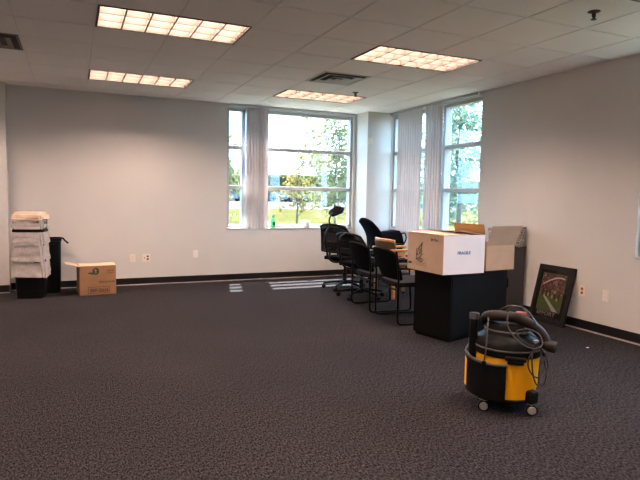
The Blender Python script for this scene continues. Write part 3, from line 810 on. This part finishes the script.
def carton(t, W, D, H, mats):
    th = 0.005
    for nm, a in (('front_side', (0, W, 0, th)), ('back_side', (0, W, D-th, D)), ('left_side', (0, th, th, D-th)), ('right_side', (W-th, W, th, D-th))):
        b = MB(); b.bb(a[0], a[1], a[2], a[3], 0, H); b.build(nm, mats.get(nm, mats['all']), t)
    b = MB(); b.bb(th, W-th, th, D-th, 0, th); b.build('bottom', mats['all'], t)
ba = radians(9)
ba = radians(3)
t = thing('fragile_box', 'closed carton on the low cabinet, white end printed FRAGILE, logo sketch on its tan side', 'box', (3.066, 4.12, CZ), ba)
W, D, H = 0.492, 0.545, 0.36
carton(t, W, D, H, {'all': M['cardboard_pale'], 'front_side': M['box_white'], 'left_side': M['cardboard_pale']})
b = MB(); b.grid(lambda u, v: (0.002+u*0.30, 0.003+v*(D-0.006), H+0.004+0.012*u*v), 6, 6, 0.004); b.build('flap', M['cardboard_pale'], t)
b = MB(); b.grid(lambda u, v: (W-0.002-u*0.27, 0.03+v*(D-0.035), H+0.003+0.035*u*(1-0.5*v)), 6, 6, 0.004); b.build('flap', M['cardboard_pale'], t)
b = MB(); b.grid(lambda u, v: (0.008+u*(W-0.016), 0.006+v*0.20, H-0.012-0.02*v), 4, 4, 0.004); b.build('flap', M['box_white'], t)
text('lettering', 'FRAGILE', 0.040, M['ink_blue'], t, Matrix.Translation((0.24, -0.0008, 0.195)) @ FM, sx=1.05)
# sketch logo on the left side (faces -X): outline (a along depth from near edge going back, z)
LMx = Matrix(((0, 0, -1, 0), (-1, 0, 0, 0), (0, 1, 0, 0), (0, 0, 0, 1)))   # (x,y,z)->(-z,-x,y)
def lp(a, z): return (-0.001, a, z)          # a = distance back from the near edge
def strokes(b, lines, r):
    for L in lines: b.tube(spline([lp(*p) for p in L], 5), r, 5)
b = MB()
strokes(b, [[(0.40, 0.11), (0.385, 0.17), (0.36, 0.225), (0.325, 0.25)], [(0.385, 0.15), (0.35, 0.17), (0.33, 0.215), (0.318, 0.262)],
            [(0.345, 0.225), (0.36, 0.19), (0.345, 0.165), (0.32, 0.175), (0.325, 0.215)], [(0.405, 0.10), (0.36, 0.125), (0.32, 0.155), (0.30, 0.165)],
            [(0.41, 0.115), (0.37, 0.10), (0.33, 0.085), (0.30, 0.10), (0.32, 0.12), (0.36, 0.115)], [(0.40, 0.14), (0.405, 0.19), (0.39, 0.215)], [(0.335, 0.245), (0.312, 0.275)]], 0.0032)
b.build('logo', M['ink'], t)
b = MB(); strokes(b, [[(0.185, 0.325), (0.175, 0.300), (0.165, 0.318), (0.15, 0.298)], [(0.14, 0.325), (0.12, 0.298)], [(0.125, 0.322), (0.105, 0.300), (0.10, 0.315)], [(0.09, 0.318), (0.08, 0.298)]], 0.003); b.build('handling_mark', M['ink'], t)
b = MB()
b.bb(-0.0012, 0, 0.475, 0.53, 0.055, 0.075); b.build('printed_bar', M['ink'], t)
b = MB()
for i in range(4):
    a = 0.455-0.055*i
    for q in ((a-0.035, a, 0.05, 0.054), (a-0.035, a, 0.076, 0.08), (a-0.035, a-0.031, 0.05, 0.08), (a-0.004, a, 0.05, 0.08)): b.bb(-0.0012, 0, *q)
b.build('printed_line', M['ink_orange'], t)

t = thing('open_box', 'open brown cardboard box with raised flaps on the low cabinet beside the FRAGILE box', 'box', (3.66, 4.235, CZ), radians(7))
W, D, H = 0.395, 0.42, 0.245
carton(t, W, D, H, {'all': M['cardboard'], 'left_side': M['cardboard_in']})
b = MB(); b.grid(lambda u, v: (0.004-0.03*v+u*(W-0.004+0.035*v), 0.002-v*0.085, H+v*0.205-0.01*v*v), 4, 4, 0.0045); b.build('flap', M['cardboard'], t)
b = MB(); b.grid(lambda u, v: (0.002-v*0.045, 0.01+u*(D-0.02), H+v*0.207), 4, 4, 0.0045); b.build('flap', M['cardboard_in'], t)
b = MB(); b.grid(lambda u, v: (W-0.002+v*0.10, 0.01+u*(D-0.02), H-v*0.03), 4, 4, 0.0045); b.build('flap', M['cardboard'], t)
b = MB(); b.grid(lambda u, v: (0.004+u*(W-0.008), D-0.002+v*0.12, H-v*0.02), 4, 4, 0.0045); b.build('flap', M['cardboard'], t)

b = MB()
b.grid(lambda u, v: (4.165+0.055*u+0.012*sin(9*v+2*u), 4.52+0.03*sin(4*v)+0.02*u, CZ+0.006-0.0*v-0.235*v), 4, 14, 0.012)
o = b.build('black_strap', M['black_fabric'], None, smooth=True); tag(o, 'black cloth strap hanging down at the low cabinet\'s wall side', 'strap')

# grey cabinet by the wall with speckled carton
t = thing('grey_cabinet', 'tall grey cabinet against the wall, behind the open box', 'cabinet', (4.62, 5.02, 0), 0)
b = MB(); b.bb(-0.18, 0.30, 0, 0.42, 0.03, 0.79); b.build('body', M['grey_panel'], t, bevel=0.004)
b = MB(); b.bb(-0.185, 0.305, -0.006, 0.42, 0.79, 0.812); b.build('top', M['grey_panel'], t, bevel=0.004)
b = MB(); b.bb(-0.16, 0.28, 0.03, 0.40, 0, 0.03); b.build('plinth', M['black_plastic'], t)
t = thing('speckled_box', 'black and white speckled open box on top of the grey cabinet', 'box', (4.60, 5.04, 0.812), 0)
b = MB(); th = 0.006; W, D, H = 0.30, 0.24, 0.21; fl = 0.02
def tap(z): return fl*z/H
for (x0, y0, x1, y1) in ((0, 0, 1, 0), (1, 0, 1, 1), (1, 1, 0, 1), (0, 1, 0, 0)):
    def fn(u, v, x0=x0, y0=y0, x1=x1, y1=y1):
        x = x0+(x1-x0)*u; y = y0+(y1-y0)*u; e = fl*v
        return (x*W+(2*x-1)*e, y*D+(2*y-1)*e, 0.004+(H+0.02*(x if y == 0 or y0 == y1 == 0 else 0))*v)
    b.grid(fn, 2, 4, th)
b.bb(0, W, 0, D, 0.0, 0.006)
b.build('box_body', M['speckle'], t)
b = MB(); b.grid(lambda u, v: (-0.02+u*(W+0.03), -0.022+v*0.10, H+0.016+0.012*u-0.02*v), 4, 3, 0.004); b.build('flap', M['paper'], t)

# cable heap on the carpet behind the cabinet
b = MB(); rr = random.Random(11)
for k in range(5):
    pts = []; cx, cy = 3.86+0.04*k, 5.55+rr.uniform(-0.04, 0.04)
    for i in range(9):
        a = i*1.5+k; pts.append((cx+0.08*cos(a)*rr.uniform(0.6, 1.2), cy+0.09*sin(a)*rr.uniform(0.6, 1.2), 0.008+0.022*rr.random()+0.004*k))
    b.tube(spline(pts, 6), 0.006, 6)
tag(b.build('cable_heap', M['cable'], None, smooth=True), 'tangled grey cables heaped on the carpet beneath the guest chairs', 'cables')

# scrap on the carpet
b = MB(); b.grid(lambda u, v: (4.366+0.022*(u-0.5), 3.623+0.016*(v-0.5), 0.004+0.006*sin(3*u)*sin(4*v)), 4, 4, 0.002)
tag(b.build('paper_scrap', M['lint'], None), 'tiny white scrap of paper on the carpet before the framed picture', 'scrap')

# ------------------------------------------------------------------ framed poster leaning on the wall
PW, PH = 0.515, 0.655
Pm = Matrix.Translation((4.79, 4.808, 0.0)) @ Matrix.Rotation(-pi/2-radians(1), 4, 'Z') @ Matrix.Rotation(-radians(13.5), 4, 'X')   # local x along the wall, z up, -Y to the room
t = thing('framed_poster', 'black framed football picture lettered EFFORT, leaning against the wall on the carpet', 'framed picture', (0, 0, 0))
t.matrix_world = Pm
fw = 0.05
b = MB(); b.bb(0, fw, 0, 0.024, 0, PH); b.bb(PW-fw, PW, 0, 0.024, 0, PH); b.bb(fw, PW-fw, 0, 0.024, 0, fw); b.bb(fw, PW-fw, 0, 0.024, PH-fw, PH)
b.build('frame', M['poster_frame'], t, bevel=0.004)
b = MB(); b.bb(fw, PW-fw, 0.008, 0.02, fw, PH-fw); b.build('mount', M['mat_black'], t)
x0, x1, z0, z1 = 0.088, 0.412, 0.145, 0.555
def football_mat():
    m, nt, bs = new_mat('football_photo'); bs.inputs['Roughness'].default_value = 0.5
    tc = nt.nodes.new('ShaderNodeTexCoord')
    sp = nt.nodes.new('ShaderNodeSeparateXYZ'); nt.links.new(tc.outputs['Object'], sp.inputs[0])
    v = nt.nodes.new('ShaderNodeTexVoronoi'); v.inputs['Scale'].default_value = 55; nt.links.new(tc.outputs['Object'], v.inputs['Vector'])
    r = nt.nodes.new('ShaderNodeValToRGB'); r.color_ramp.interpolation = 'CONSTANT'
    cs = [(0.0, (0.05, 0.014, 0.012)), (0.3, (0.14, 0.055, 0.05)), (0.5, (0.10, 0.022, 0.018)), (0.68, (0.24, 0.17, 0.15)), (0.82, (0.03, 0.012, 0.012))]
    while len(r.color_ramp.elements) < len(cs): r.color_ramp.elements.new(0.5)
    for e, (p, c) in zip(r.color_ramp.elements, cs): e.position = p; e.color = (*c, 1)
    s2 = nt.nodes.new('ShaderNodeSeparateColor'); nt.links.new(v.outputs['Color'], s2.inputs[0]); nt.links.new(s2.outputs[0], r.inputs['Fac'])
    n = nt.nodes.new('ShaderNodeTexNoise'); n.inputs['Scale'].default_value = 22; nt.links.new(tc.outputs['Object'], n.inputs['Vector'])
    r2 = nt.nodes.new('ShaderNodeValToRGB'); r2.color_ramp.elements[0].color = (0.030, 0.065, 0.014, 1); r2.color_ramp.elements[1].color = (0.085, 0.12, 0.035, 1)
    nt.links.new(n.outputs['Fac'], r2.inputs['Fac'])
    gt = nt.nodes.new('ShaderNodeMath'); gt.operation = 'GREATER_THAN'; gt.inputs[1].default_value = 0.325; nt.links.new(sp.outputs['Z'], gt.inputs[0])
    mx = nt.nodes.new('ShaderNodeMixRGB'); nt.links.new(gt.outputs[0], mx.inputs['Fac']); nt.links.new(r2.outputs['Color'], mx.inputs['Color1']); nt.links.new(r.outputs['Color'], mx.inputs['Color2'])
    nt.links.new(mx.outputs['Color'], bs.inputs['Base Color'])
    return m
M['photo'] = football_mat()
b = MB(); b.bb(x0, x1, 0.0072, 0.0082, z0, z1); ph = b.build('photograph', M['photo'], t)
M['line_white'] = mat('photo_line', (0.42, 0.40, 0.33), 0.6); M['photo_dark'] = mat('photo_dark', (0.02, 0.014, 0.014), 0.6); M['photo_gold'] = mat('photo_gold', (0.36, 0.27, 0.09), 0.6)
M['gold_line'] = mat('thin_border', (0.20, 0.15, 0.12), 0.6); M['photo_arch'] = mat('photo_arch', (0.45, 0.36, 0.34), 0.6)
b = MB(); b.prism([(0.125, 0.315), (0.145, 0.325), (0.39, z0), (0.315, z0)], 0.0006, FMo(0, 0.0072, 0)); b.build('sideline', M['line_white'], ph)
b = MB(); b.tube([(x0+0.022+0.0+0.29*(i/14), 0.0072, 0.43+0.095*sin(pi*min(1, i/14*0.62+0.0))) for i in range(15)], 0.0085, 6); b.build('arch', M['photo_arch'], ph)
b = MB()
for cx, cz, s in ((0.13, 0.345, 1.0), (0.185, 0.34, 0.9), (0.23, 0.35, 0.9), (0.31, 0.335, 1.0), (0.36, 0.305, 0.9)):
    b.prism(ell(cx, cz+0.03*s, 0.012*s, 0.013*s, 10), 0.0008, FMo(0, 0.0072, 0)); b.prism([(cx-0.02*s, cz+0.018*s), (cx+0.02*s, cz+0.018*s), (cx+0.016*s, cz-0.05*s), (cx-0.014*s, cz-0.045*s)], 0.0008, FMo(0, 0.0072, 0))
b.build('players', M['photo_dark'], ph)
b = MB()
for cx, cz in ((0.305, 0.36), (0.27, 0.305), (0.345, 0.28), (0.21, 0.325)): b.prism(ell(cx, cz, 0.014, 0.022, 8), 0.001, FMo(0, 0.0072, 0))
b.build('players', M['photo_gold'], ph)
b = MB()
for a in ((x0-0.006, x0-0.002, z0-0.006, z1+0.006), (x1+0.002, x1+0.006, z0-0.006, z1+0.006), (x0-0.002, x1+0.002, z0-0.006, z0-0.002), (x0-0.002, x1+0.002, z1+0.002, z1+0.006)): b.bb(a[0], a[1], 0.007, 0.008, a[2], a[3])
b.build('inner_border', M['gold_line'], t)
text('lettering', 'EFFORT', 0.058, M['letter'], t, Matrix.Translation((0.235, 0.0072, 0.108)) @ FM, 0.0006, 1.32)
b = MB(); glyphs(b, 0.15, PW-0.15, 0.068, 0.007, 34, 21, 0.008); b.build('small_print', M['cord'], t)
b = MB(); b.bb(fw, PW-fw, 0.0035, 0.0045, fw, PH-fw); b.build('glass', glass_mat('poster_glass', (0.94, 0.93, 0.92), 0.02), t)

# ------------------------------------------------------------------ shop vacuum
VX, VY = 2.625, 2.80
t = thing('shop_vacuum', 'yellow and black wet and dry vacuum on casters, hose and cord heaped on top', 'vacuum cleaner', (VX, VY, 0), radians(-43.2))
b = MB(); b.lathe([(0.0, 0.092), (0.188, 0.092), (0.194, 0.102), (0.205, 0.375), (0.0, 0.375)], n=48); b.build('tank', M['yellow'], t, smooth=True)
b = MB(); b.lathe([(0.0, 0.065), (0.165, 0.065), (0.195, 0.075), (0.198, 0.088), (0.190, 0.10), (0.0, 0.10)], n=40)
b.build('dolly', M['black_plastic'], t, smooth=True)
for a in (-128, -40, 48, 140):
    a = radians(a); cx, cy = 0.212*cos(a), 0.212*sin(a)
    b = MB(); b.box((cx*0.93, cy*0.93, 0.118), (0.085, 0.075, 0.085), a); 
    m_ = b.build('caster_mount', M['black_plastic'], t, bevel=0.016)
    f = Vector((sin(radians(8)), -cos(radians(8)), 0))     # wheel axle
    c = Vector((cx, cy, 0.036))
    b = MB(); b.cyl(c-f*0.020, c+f*0.020, 0.036, n=24); w_ = b.build('wheel', M['black_plastic'], m_, smooth=True, bevel=0.004)
    b = MB(); b.cyl(c+f*0.018, c+f*0.026, 0.029, 0.022, n=20); b.cyl(c-f*0.018, c-f*0.026, 0.029, 0.022, n=20); b.build('wheel_hub', M['wheel'], m_, smooth=True)
    b = MB(); b.cyl((cx, cy, 0.036), (cx, cy, 0.085), 0.010); b.box((cx, cy, 0.078), (0.035, 0.05, 0.012), a); b.build('fork', M['wheel'], m_)
b = MB(); b.lathe([(0.0, 0.365), (0.214, 0.365), (0.217, 0.380), (0.214, 0.435), (0.198, 0.462), (0.165, 0.485), (0.150, 0.50), (0.146, 0.545), (0.125, 0.572), (0.0, 0.578)], n=48)
b.build('motor_head', M['black_plastic'], t, smooth=True)
b = MB(); b.lathe([(0.2175, 0.405), (0.2195, 0.408), (0.2195, 0.414), (0.2165, 0.417)], n=48); b.lathe([(0.152, 0.512), (0.1545, 0.515), (0.1535, 0.522), (0.150, 0.525)], n=48); b.build('trim_ring', M['grey_rim'], t, smooth=True)
b = MB(); b.box((0.055, -0.218, 0.372), (0.13, 0.03, 0.028)); b.box((0.055, -0.222, 0.352), (0.10, 0.02, 0.03)); b.build('latch', M['black_plastic'], t, bevel=0.009)
b = MB(); b.box((0.225, 0.02, 0.372), (0.03, 0.10, 0.03)); b.build('latch', M['black_plastic'], t, bevel=0.009)
# tool holder wrapped around the front left
def cad(u, v):
    a = radians(-172+82*u); r = 0.262-0.028*u*u
    if u > 0.8: r -= 0.02*(u-0.8)/0.2
    return (r*cos(a), r*sin(a), 0.10+0.225*v+0.03*(1-u)**3*v)
b = MB(); b.grid(lambda u, v: cad(u, v), 18, 3, 0.006); b.grid(lambda u, v: Vector(cad(u, 0))*(1-0.24*v)*1.0+Vector((0, 0, 0.1*0.24*v)), 18, 2, 0.005)
b.build('tool_holder', M['black_plastic'], t, smooth=True)
b = MB(); b.grid(lambda u, v: Vector(cad(0.015+0.12*u, 0.12+0.72*v))*1.0+Vector((-0.004, -0.003, 0)), 4, 3, 0.003); b.build('side_sticker', M['yellow'], t)
b = MB(); P = [cad(i/18, 1.0) for i in range(19)]
P = [(-0.19, 0.06, 0.40), (-0.235, 0.02, 0.392)]+P
b.tube(spline(P, 3), 0.010, 8); b.build('holder_rim', M['grey_rim'], t, smooth=True)
# wand tube in the holder
b = MB(); b.tube([(-0.222, -0.065, 0.14), (-0.218, -0.06, 0.40), (-0.214, -0.055, 0.615)], [0.022, 0.027, 0.028], 16); b.build('wand', M['black_plastic'], t, smooth=True)
b = MB(); b.tube([(-0.215, -0.056, 0.575), (-0.214, -0.055, 0.612)], 0.032, 16); b.build('wand_collar', M['grey_rim'], t, smooth=True)
# hose over the top
hp = spline([(-0.10, 0.10, 0.53), (-0.145, 0.02, 0.555), (-0.125, -0.07, 0.602), (-0.05, -0.105, 0.618), (0.05, -0.10, 0.612), (0.13, -0.085, 0.575), (0.195, -0.075, 0.525), (0.225, -0.07, 0.47), (0.225, -0.07, 0.435)], 8)
b = MB(); rads = [0.033+0.0022*(i % 2) for i in range(len(hp))]
b.tube(hp, rads, 16); b.build('hose', M['hose'], t, smooth=True)
b = MB(); b.tube(spline([(0.205, -0.085, 0.452), (0.23, -0.095, 0.45), (0.26, -0.10, 0.447), (0.285, -0.106, 0.445), (0.295, -0.108, 0.444)], 4), [0.026]*4+[0.030,0.033,0.035,0.036]+[0.037]*5+[0.036,0.033,0.028,0.018], 16); b.build('hose_end', M['hose'], t, smooth=True)
b = MB(); b.box((0.085, -0.045, 0.625), (0.085, 0.06, 0.035)); b.build('power_switch', M['red'], t, bevel=0.012)
# cord tangle
b = MB()
cords = [
 [(-0.10, -0.03, 0.57), (-0.06, -0.09, 0.645), (0.0, -0.10, 0.685), (0.06, -0.09, 0.68), (0.12, -0.07, 0.64), (0.17, -0.05, 0.58), (0.20, -0.09, 0.50)],
 [(-0.03, -0.10, 0.60), (0.005, -0.13, 0.675), (0.06, -0.12, 0.69), (0.12, -0.10, 0.655), (0.175, -0.11, 0.57)],
 [(-0.12, -0.12, 0.60), (-0.125, -0.165, 0.55), (-0.125, -0.215, 0.47), (-0.128, -0.235, 0.40), (-0.135, -0.238, 0.345)],
 [(0.0, -0.135, 0.65), (-0.005, -0.18, 0.58), (0.03, -0.20, 0.52), (0.09, -0.215, 0.47), (0.16, -0.20, 0.445), (0.205, -0.16, 0.47), (0.18, -0.14, 0.53), (0.10, -0.16, 0.56)],
 [(0.14, -0.16, 0.48), (0.20, -0.15, 0.44), (0.235, -0.13, 0.38), (0.245, -0.12, 0.31), (0.215, -0.14, 0.255), (0.165, -0.17, 0.265), (0.13, -0.20, 0.33), (0.135, -0.21, 0.40), (0.18, -0.17, 0.45)],
 [(0.20, -0.13, 0.46), (0.205, -0.14, 0.38), (0.195, -0.155, 0.28), (0.20, -0.15, 0.22), (0.185, -0.16, 0.18)],
 [(0.16, -0.15, 0.47), (0.15, -0.185, 0.38), (0.16, -0.18, 0.28), (0.185, -0.16, 0.21), (0.225, -0.13, 0.20), (0.24, -0.12, 0.27), (0.225, -0.13, 0.36)],
 [(0.06, -0.19, 0.52), (0.10, -0.20, 0.545), (0.15, -0.17, 0.52), (0.19, -0.14, 0.49), (0.15, -0.18, 0.46), (0.09, -0.20, 0.49), (0.05, -0.19, 0.54), (0.12, -0.17, 0.56), (0.18, -0.13, 0.53)],
]
for L in cords: b.tube(spline(L, 8), 0.0048, 7)
b.build('power_cord', M['cord'], t, smooth=True)
b = MB(); b.box((-0.135, -0.238, 0.325), (0.026, 0.02, 0.045)); b.bb(-0.142, -0.139, -0.241, -0.238, 0.285, 0.303); b.bb(-0.131, -0.128, -0.241, -0.238, 0.285, 0.303); b.build('plug', M['black_plastic'], t, bevel=0.004)
b = MB(); b.box((0.165, -0.165, 0.485), (0.035, 0.02, 0.02), 0.5); b.build('cord_clip', M['chrome'], t, bevel=0.004)

# ------------------------------------------------------------------ outdoors
GZ = -0.12
b = MB(); b.poly([(-60, YB+WT+0.01, GZ), (160, YB+WT+0.01, GZ), (160, 57, GZ), (-60, 57, GZ)]); b.poly([(XR+WT+0.01, -60, GZ), (160, -60, GZ), (160, YB+WT+0.01, GZ), (XR+WT+0.01, YB+WT+0.01, GZ)])
struct(b.build('ground_lawn', M['lawn']), 'sunlit lawn outside the windows')
LOT = 0.42
b = MB(); b.poly([(-60, 57, GZ+0.004), (260, 57, GZ+0.004), (260, 72, LOT), (-60, 72, LOT)]); b.poly([(-60, 57, GZ-0.2), (-60, 72, GZ-0.2), (260, 72, GZ-0.2), (260, 57, GZ-0.2)])
struct(b.build('road', M['concrete']), 'pale road beyond the lawn')
b = MB(); b.bb(-60, 260, 72, 129.9, GZ-0.1, LOT); struct(b.build('parking_lot', M['asphalt']), 'parking lot beyond the road')
b = MB()
rh = random.Random(2); hz = [5.9+0.7*sin(i*0.35)+rh.uniform(-0.35, 0.35) for i in range(61)]
for i in range(60):
    xa = -60+i*5.5; xb = xa+5.5
    b.poly([(xa, 130, GZ), (xb, 130, GZ), (xb, 134, hz[i+1]), (xa, 134, hz[i])]); b.poly([(xa, 134, hz[i]), (xb, 134, hz[i+1]), (xb, 170, hz[i+1]+1.5), (xa, 170, hz[i]+1.5)])
struct(b.build('hill', M['hill']), 'far wooded rise behind the parking lot')

def car(label, x, y, col, s=1.0, suv=False):
    t = thing('parked_car', label, 'car', (x, y, LOT), 0, 'cars in the far lot')
    pm = mat('car_paint', tuple(c*0.55 for c in col), 0.7, spec=0.03)
    L2 = 2.25*s; h = 1.0
    body = [(-L2, 0.35), (-L2, 0.80), (-L2+0.25, 0.95), (-1.25 if not suv else -L2+0.3, 1.0), (1.05, 1.0), (L2-0.15, 0.82), (L2, 0.65), (L2, 0.35)]
    roof = 1.72 if suv else 1.45
    cab = [(-1.55 if not suv else -L2+0.25, 0.98), (-0.95 if not suv else -L2+0.55, roof), (0.35, roof), (1.1, 0.98)]
    YM = Matrix.Translation((0, 0.88, 0)) @ FM
    b = MB(); b.prism(body, 1.76, YM); b.build('car_body', pm, t, bevel=0.06)
    b = MB(); b.prism(cab, 1.60, Matrix.Translation((0, 0.80, 0)) @ FM); c_ = b.build('cabin', M['car_glass'], t, bevel=0.05)
    b = MB(); b.bb(cab[1][0], cab[2][0], -0.74, 0.74, roof-0.05, roof+0.03); b.build('roof', pm, t, bevel=0.02)
    for wx in (-1.35*s, 1.4*s):
        for wy in (-0.86, 0.86):
            b = MB(); b.cyl((wx, wy-0.1, 0.33), (wx, wy+0.1, 0.33), 0.33, n=16); b.build('wheel', M['black_plastic'], t)
M['car_glass'] = mat('car_glass', (0.05, 0.07, 0.09), 0.5, spec=0.03)
cars = [('pale blue car, leftmost of those seen in the far lot through the narrow window pane', 19.6, 75, (0.16, 0.22, 0.28), False), ('dark blue car in the far lot beside the pale blue one', 24.6, 76, (0.05, 0.06, 0.12), False),
        ('steel blue car in the far lot just past the narrow blinds', 29.6, 75, (0.16, 0.24, 0.30), True), ('dark purple car in the far lot behind the green bottle', 31.6, 82, (0.09, 0.07, 0.13), True),
        ('brown van in the far lot behind the yellow shrub', 36.6, 81, (0.16, 0.10, 0.08), True), ('dull red car in the far lot above the paper roll', 34.2, 75, (0.24, 0.085, 0.09), False),
        ('bright blue car in the far lot above the headrest chair', 38.6, 77, (0.12, 0.22, 0.34), True), ('dark grey car in the far lot at the pane\'s edge near the column', 43.4, 79, (0.09, 0.10, 0.12), False)]
for c in cars: car(c[0], c[1], c[2], c[3], 1.0, c[4])

def tree(name, label, base, trunk_h, trunk_r, blobs, lm, leaf=0.09, seed=1, group=None):
    rt = random.Random(seed)
    t = thing(name, label, 'tree', base, 0, group)
    b = MB(); top = max(c[2]+r[2]*0.5 for c, r, n in blobs)
    pts = [(0, 0, 0)]
    for i in range(1, 6): pts.append((rt.uniform(-0.05, 0.05)*i, rt.uniform(-0.05, 0.05)*i, top*i/5))
    b.tube(spline(pts, 4), [trunk_r*(1-0.8*i/20) for i in range(21)], 8)
    for c, r, n in blobs:
        for k in range(5):
            q = Vector((c[0]+rt.uniform(-.7, .7)*r[0], c[1]+rt.uniform(-.7, .7)*r[1], c[2]+rt.uniform(-.5, .6)*r[2]))
            s = Vector((0, 0, max(trunk_h*0.6, min(top*0.9, q.z-0.35*(abs(q.x)+abs(q.y)+0.3)))))
            m_ = (s+q)/2+Vector((0, 0, 0.08)); b.tube([s, m_, q], [trunk_r*0.35, trunk_r*0.22, trunk_r*0.08], 5)
    b.build('trunk', M['bark'], t, smooth=True)
    b = MB()
    for c, r, n in blobs:
        cl = [Vector((rt.gauss(0, 0.5), rt.gauss(0, 0.5), rt.gauss(0, 0.5))) for _ in range(max(6, n//14))]
        for k in range(n):
            g_ = rt.choice(cl); d = Vector((g_.x+rt.gauss(0, 0.13), g_.y+rt.gauss(0, 0.13), g_.z+rt.gauss(0, 0.11)))
            p = Vector(c)+Vector((d.x*r[0], d.y*r[1], d.z*r[2]))
            ax = Vector((rt.gauss(0, 1), rt.gauss(0, 1), rt.gauss(0, 1))).normalized(); bx = ax.orthogonal().normalized(); w = leaf*rt.uniform(0.6, 1.2)
            b.poly([p-ax*w, p+bx*w*0.45, p+ax*w, p-bx*w*0.45])
    b.build('foliage', lm, t)
    return t
tree('slender_tree', 'tall sparse tree close to the window, filling the big pane\'s column side', (7.75, 16.2, GZ), 1.2, 0.045,
     [((0.0, 0, 3.2), (1.0, 1.0, 1.3), 2100), ((0.1, 0, 1.75), (1.0, 0.9, 0.9), 1500), ((0.0, 0, 4.9), (0.8, 0.8, 0.9), 700)], M['leaf_green'], 0.095, 3)
tree('yellow_shrub', 'small yellowing tree on the lawn left of the tall sparse tree', (7.25, 18.3, GZ), 0.8, 0.04,
     [((0.0, 0, 1.85), (0.72, 0.7, 0.65), 720), ((0.42, 0, 2.75), (0.5, 0.5, 0.5), 300), ((0.15, 0, 1.2), (0.4, 0.4, 0.4), 160)], M['leaf_yellow'], 0.085, 4)
tree('lawn_tree', 'green tree seen through the narrow window pane', (5.12, 20, GZ), 0.9, 0.06, [((0.0, 0, 2.3), (0.5, 0.6, 0.9), 900)], M['leaf_green'], 0.11, 5)
tree('garden_tree', 'bluish green leafy tree outside the window beyond the boxes', (13.2, 16.9, GZ), 1.0, 0.10,
     [((0.0, 0, 4.4), (2.0, 1.8, 1.3), 2600), ((-0.2, 0.5, 2.3), (1.4, 1.3, 1.2), 1500)], M['leaf_blue'], 0.12, 6)
tree('far_garden_tree', 'tall tree farther off behind the bluish green tree outside the side window', (21.0, 28.0, GZ), 1.5, 0.16,
     [((0.0, 0, 4.2), (2.6, 2.6, 2.4), 2400), ((0.2, 0, 1.2), (2.6, 2.0, 1.2), 1500)], M['leaf_blue'], 0.19, 7)
tree('low_green_shrub', 'low bright green shrub on the lawn outside the side window', (15.4, 18.6, GZ), 0.3, 0.03, [((0, 0, 0.55), (1.3, 0.8, 0.5), 520)], M['leaf_green'], 0.10, 8)

# ------------------------------------------------------------------ light, sky
w = bpy.data.worlds.new('sky'); scene.world = w; w.use_nodes = True
nt = w.node_tree; bg = nt.nodes['Background']
tc = nt.nodes.new('ShaderNodeTexCoord')
n = nt.nodes.new('ShaderNodeTexNoise'); n.inputs['Scale'].default_value = 3.5; n.inputs['Detail'].default_value = 5
nt.links.new(tc.outputs['Generated'], n.inputs['Vector'])
r = nt.nodes.new('ShaderNodeValToRGB'); r.color_ramp.elements[0].position = 0.40; r.color_ramp.elements[1].position = 0.60
r.color_ramp.elements[0].color = (0.42, 0.68, 1.0, 1); r.color_ramp.elements[1].color = (0.55, 0.77, 1.0, 1)
nt.links.new(n.outputs['Fac'], r.inputs['Fac']); nt.links.new(r.outputs['Color'], bg.inputs['Color'])
bg.inputs['Strength'].default_value = 10.0
sun = bpy.data.lights.new('sun', 'SUN'); sun.energy = 62.0; sun.angle = radians(0.53); sun.color = (1.0, 0.97, 0.92)
so = bpy.data.objects.new('sun', sun); COL.objects.link(so)
so.rotation_euler = Vector((-0.24, -1.0, -2.3)).to_track_quat('-Z', 'Y').to_euler(); so.location = (5, 20, 30)

# ------------------------------------------------------------------ camera
cam = bpy.data.cameras.new('camera'); co = bpy.data.objects.new('camera', cam); COL.objects.link(co)
Rv = Vector((0.91383, -0.40586, 0.0179)); Uv = Vector((0.0159, 0.0797, 0.9967)); Fv = Vector((0.4059, 0.9105, -0.0793))
Fv.normalize(); Rv = (Rv-Fv*Rv.dot(Fv)).normalized(); Uv = Rv.cross(Fv)
mw = Matrix((Rv, Uv, -Fv)).transposed().to_4x4(); mw.translation = (0, 0, HC)
co.matrix_world = mw
cam.sensor_width = 36.0; cam.sensor_fit = 'HORIZONTAL'; cam.lens = 36*555.28/640; cam.clip_start = 0.05; cam.clip_end = 500
scene.camera = co
vs = scene.view_settings
scene.display_settings.display_device = 'sRGB'
vs.view_transform = 'Standard'; vs.look = 'None'; vs.exposure = 0.48; vs.gamma = 1.0; vs.use_curve_mapping = False
scene.cycles.max_bounces = 10; scene.cycles.diffuse_bounces = 6; scene.cycles.transparent_max_bounces = 16
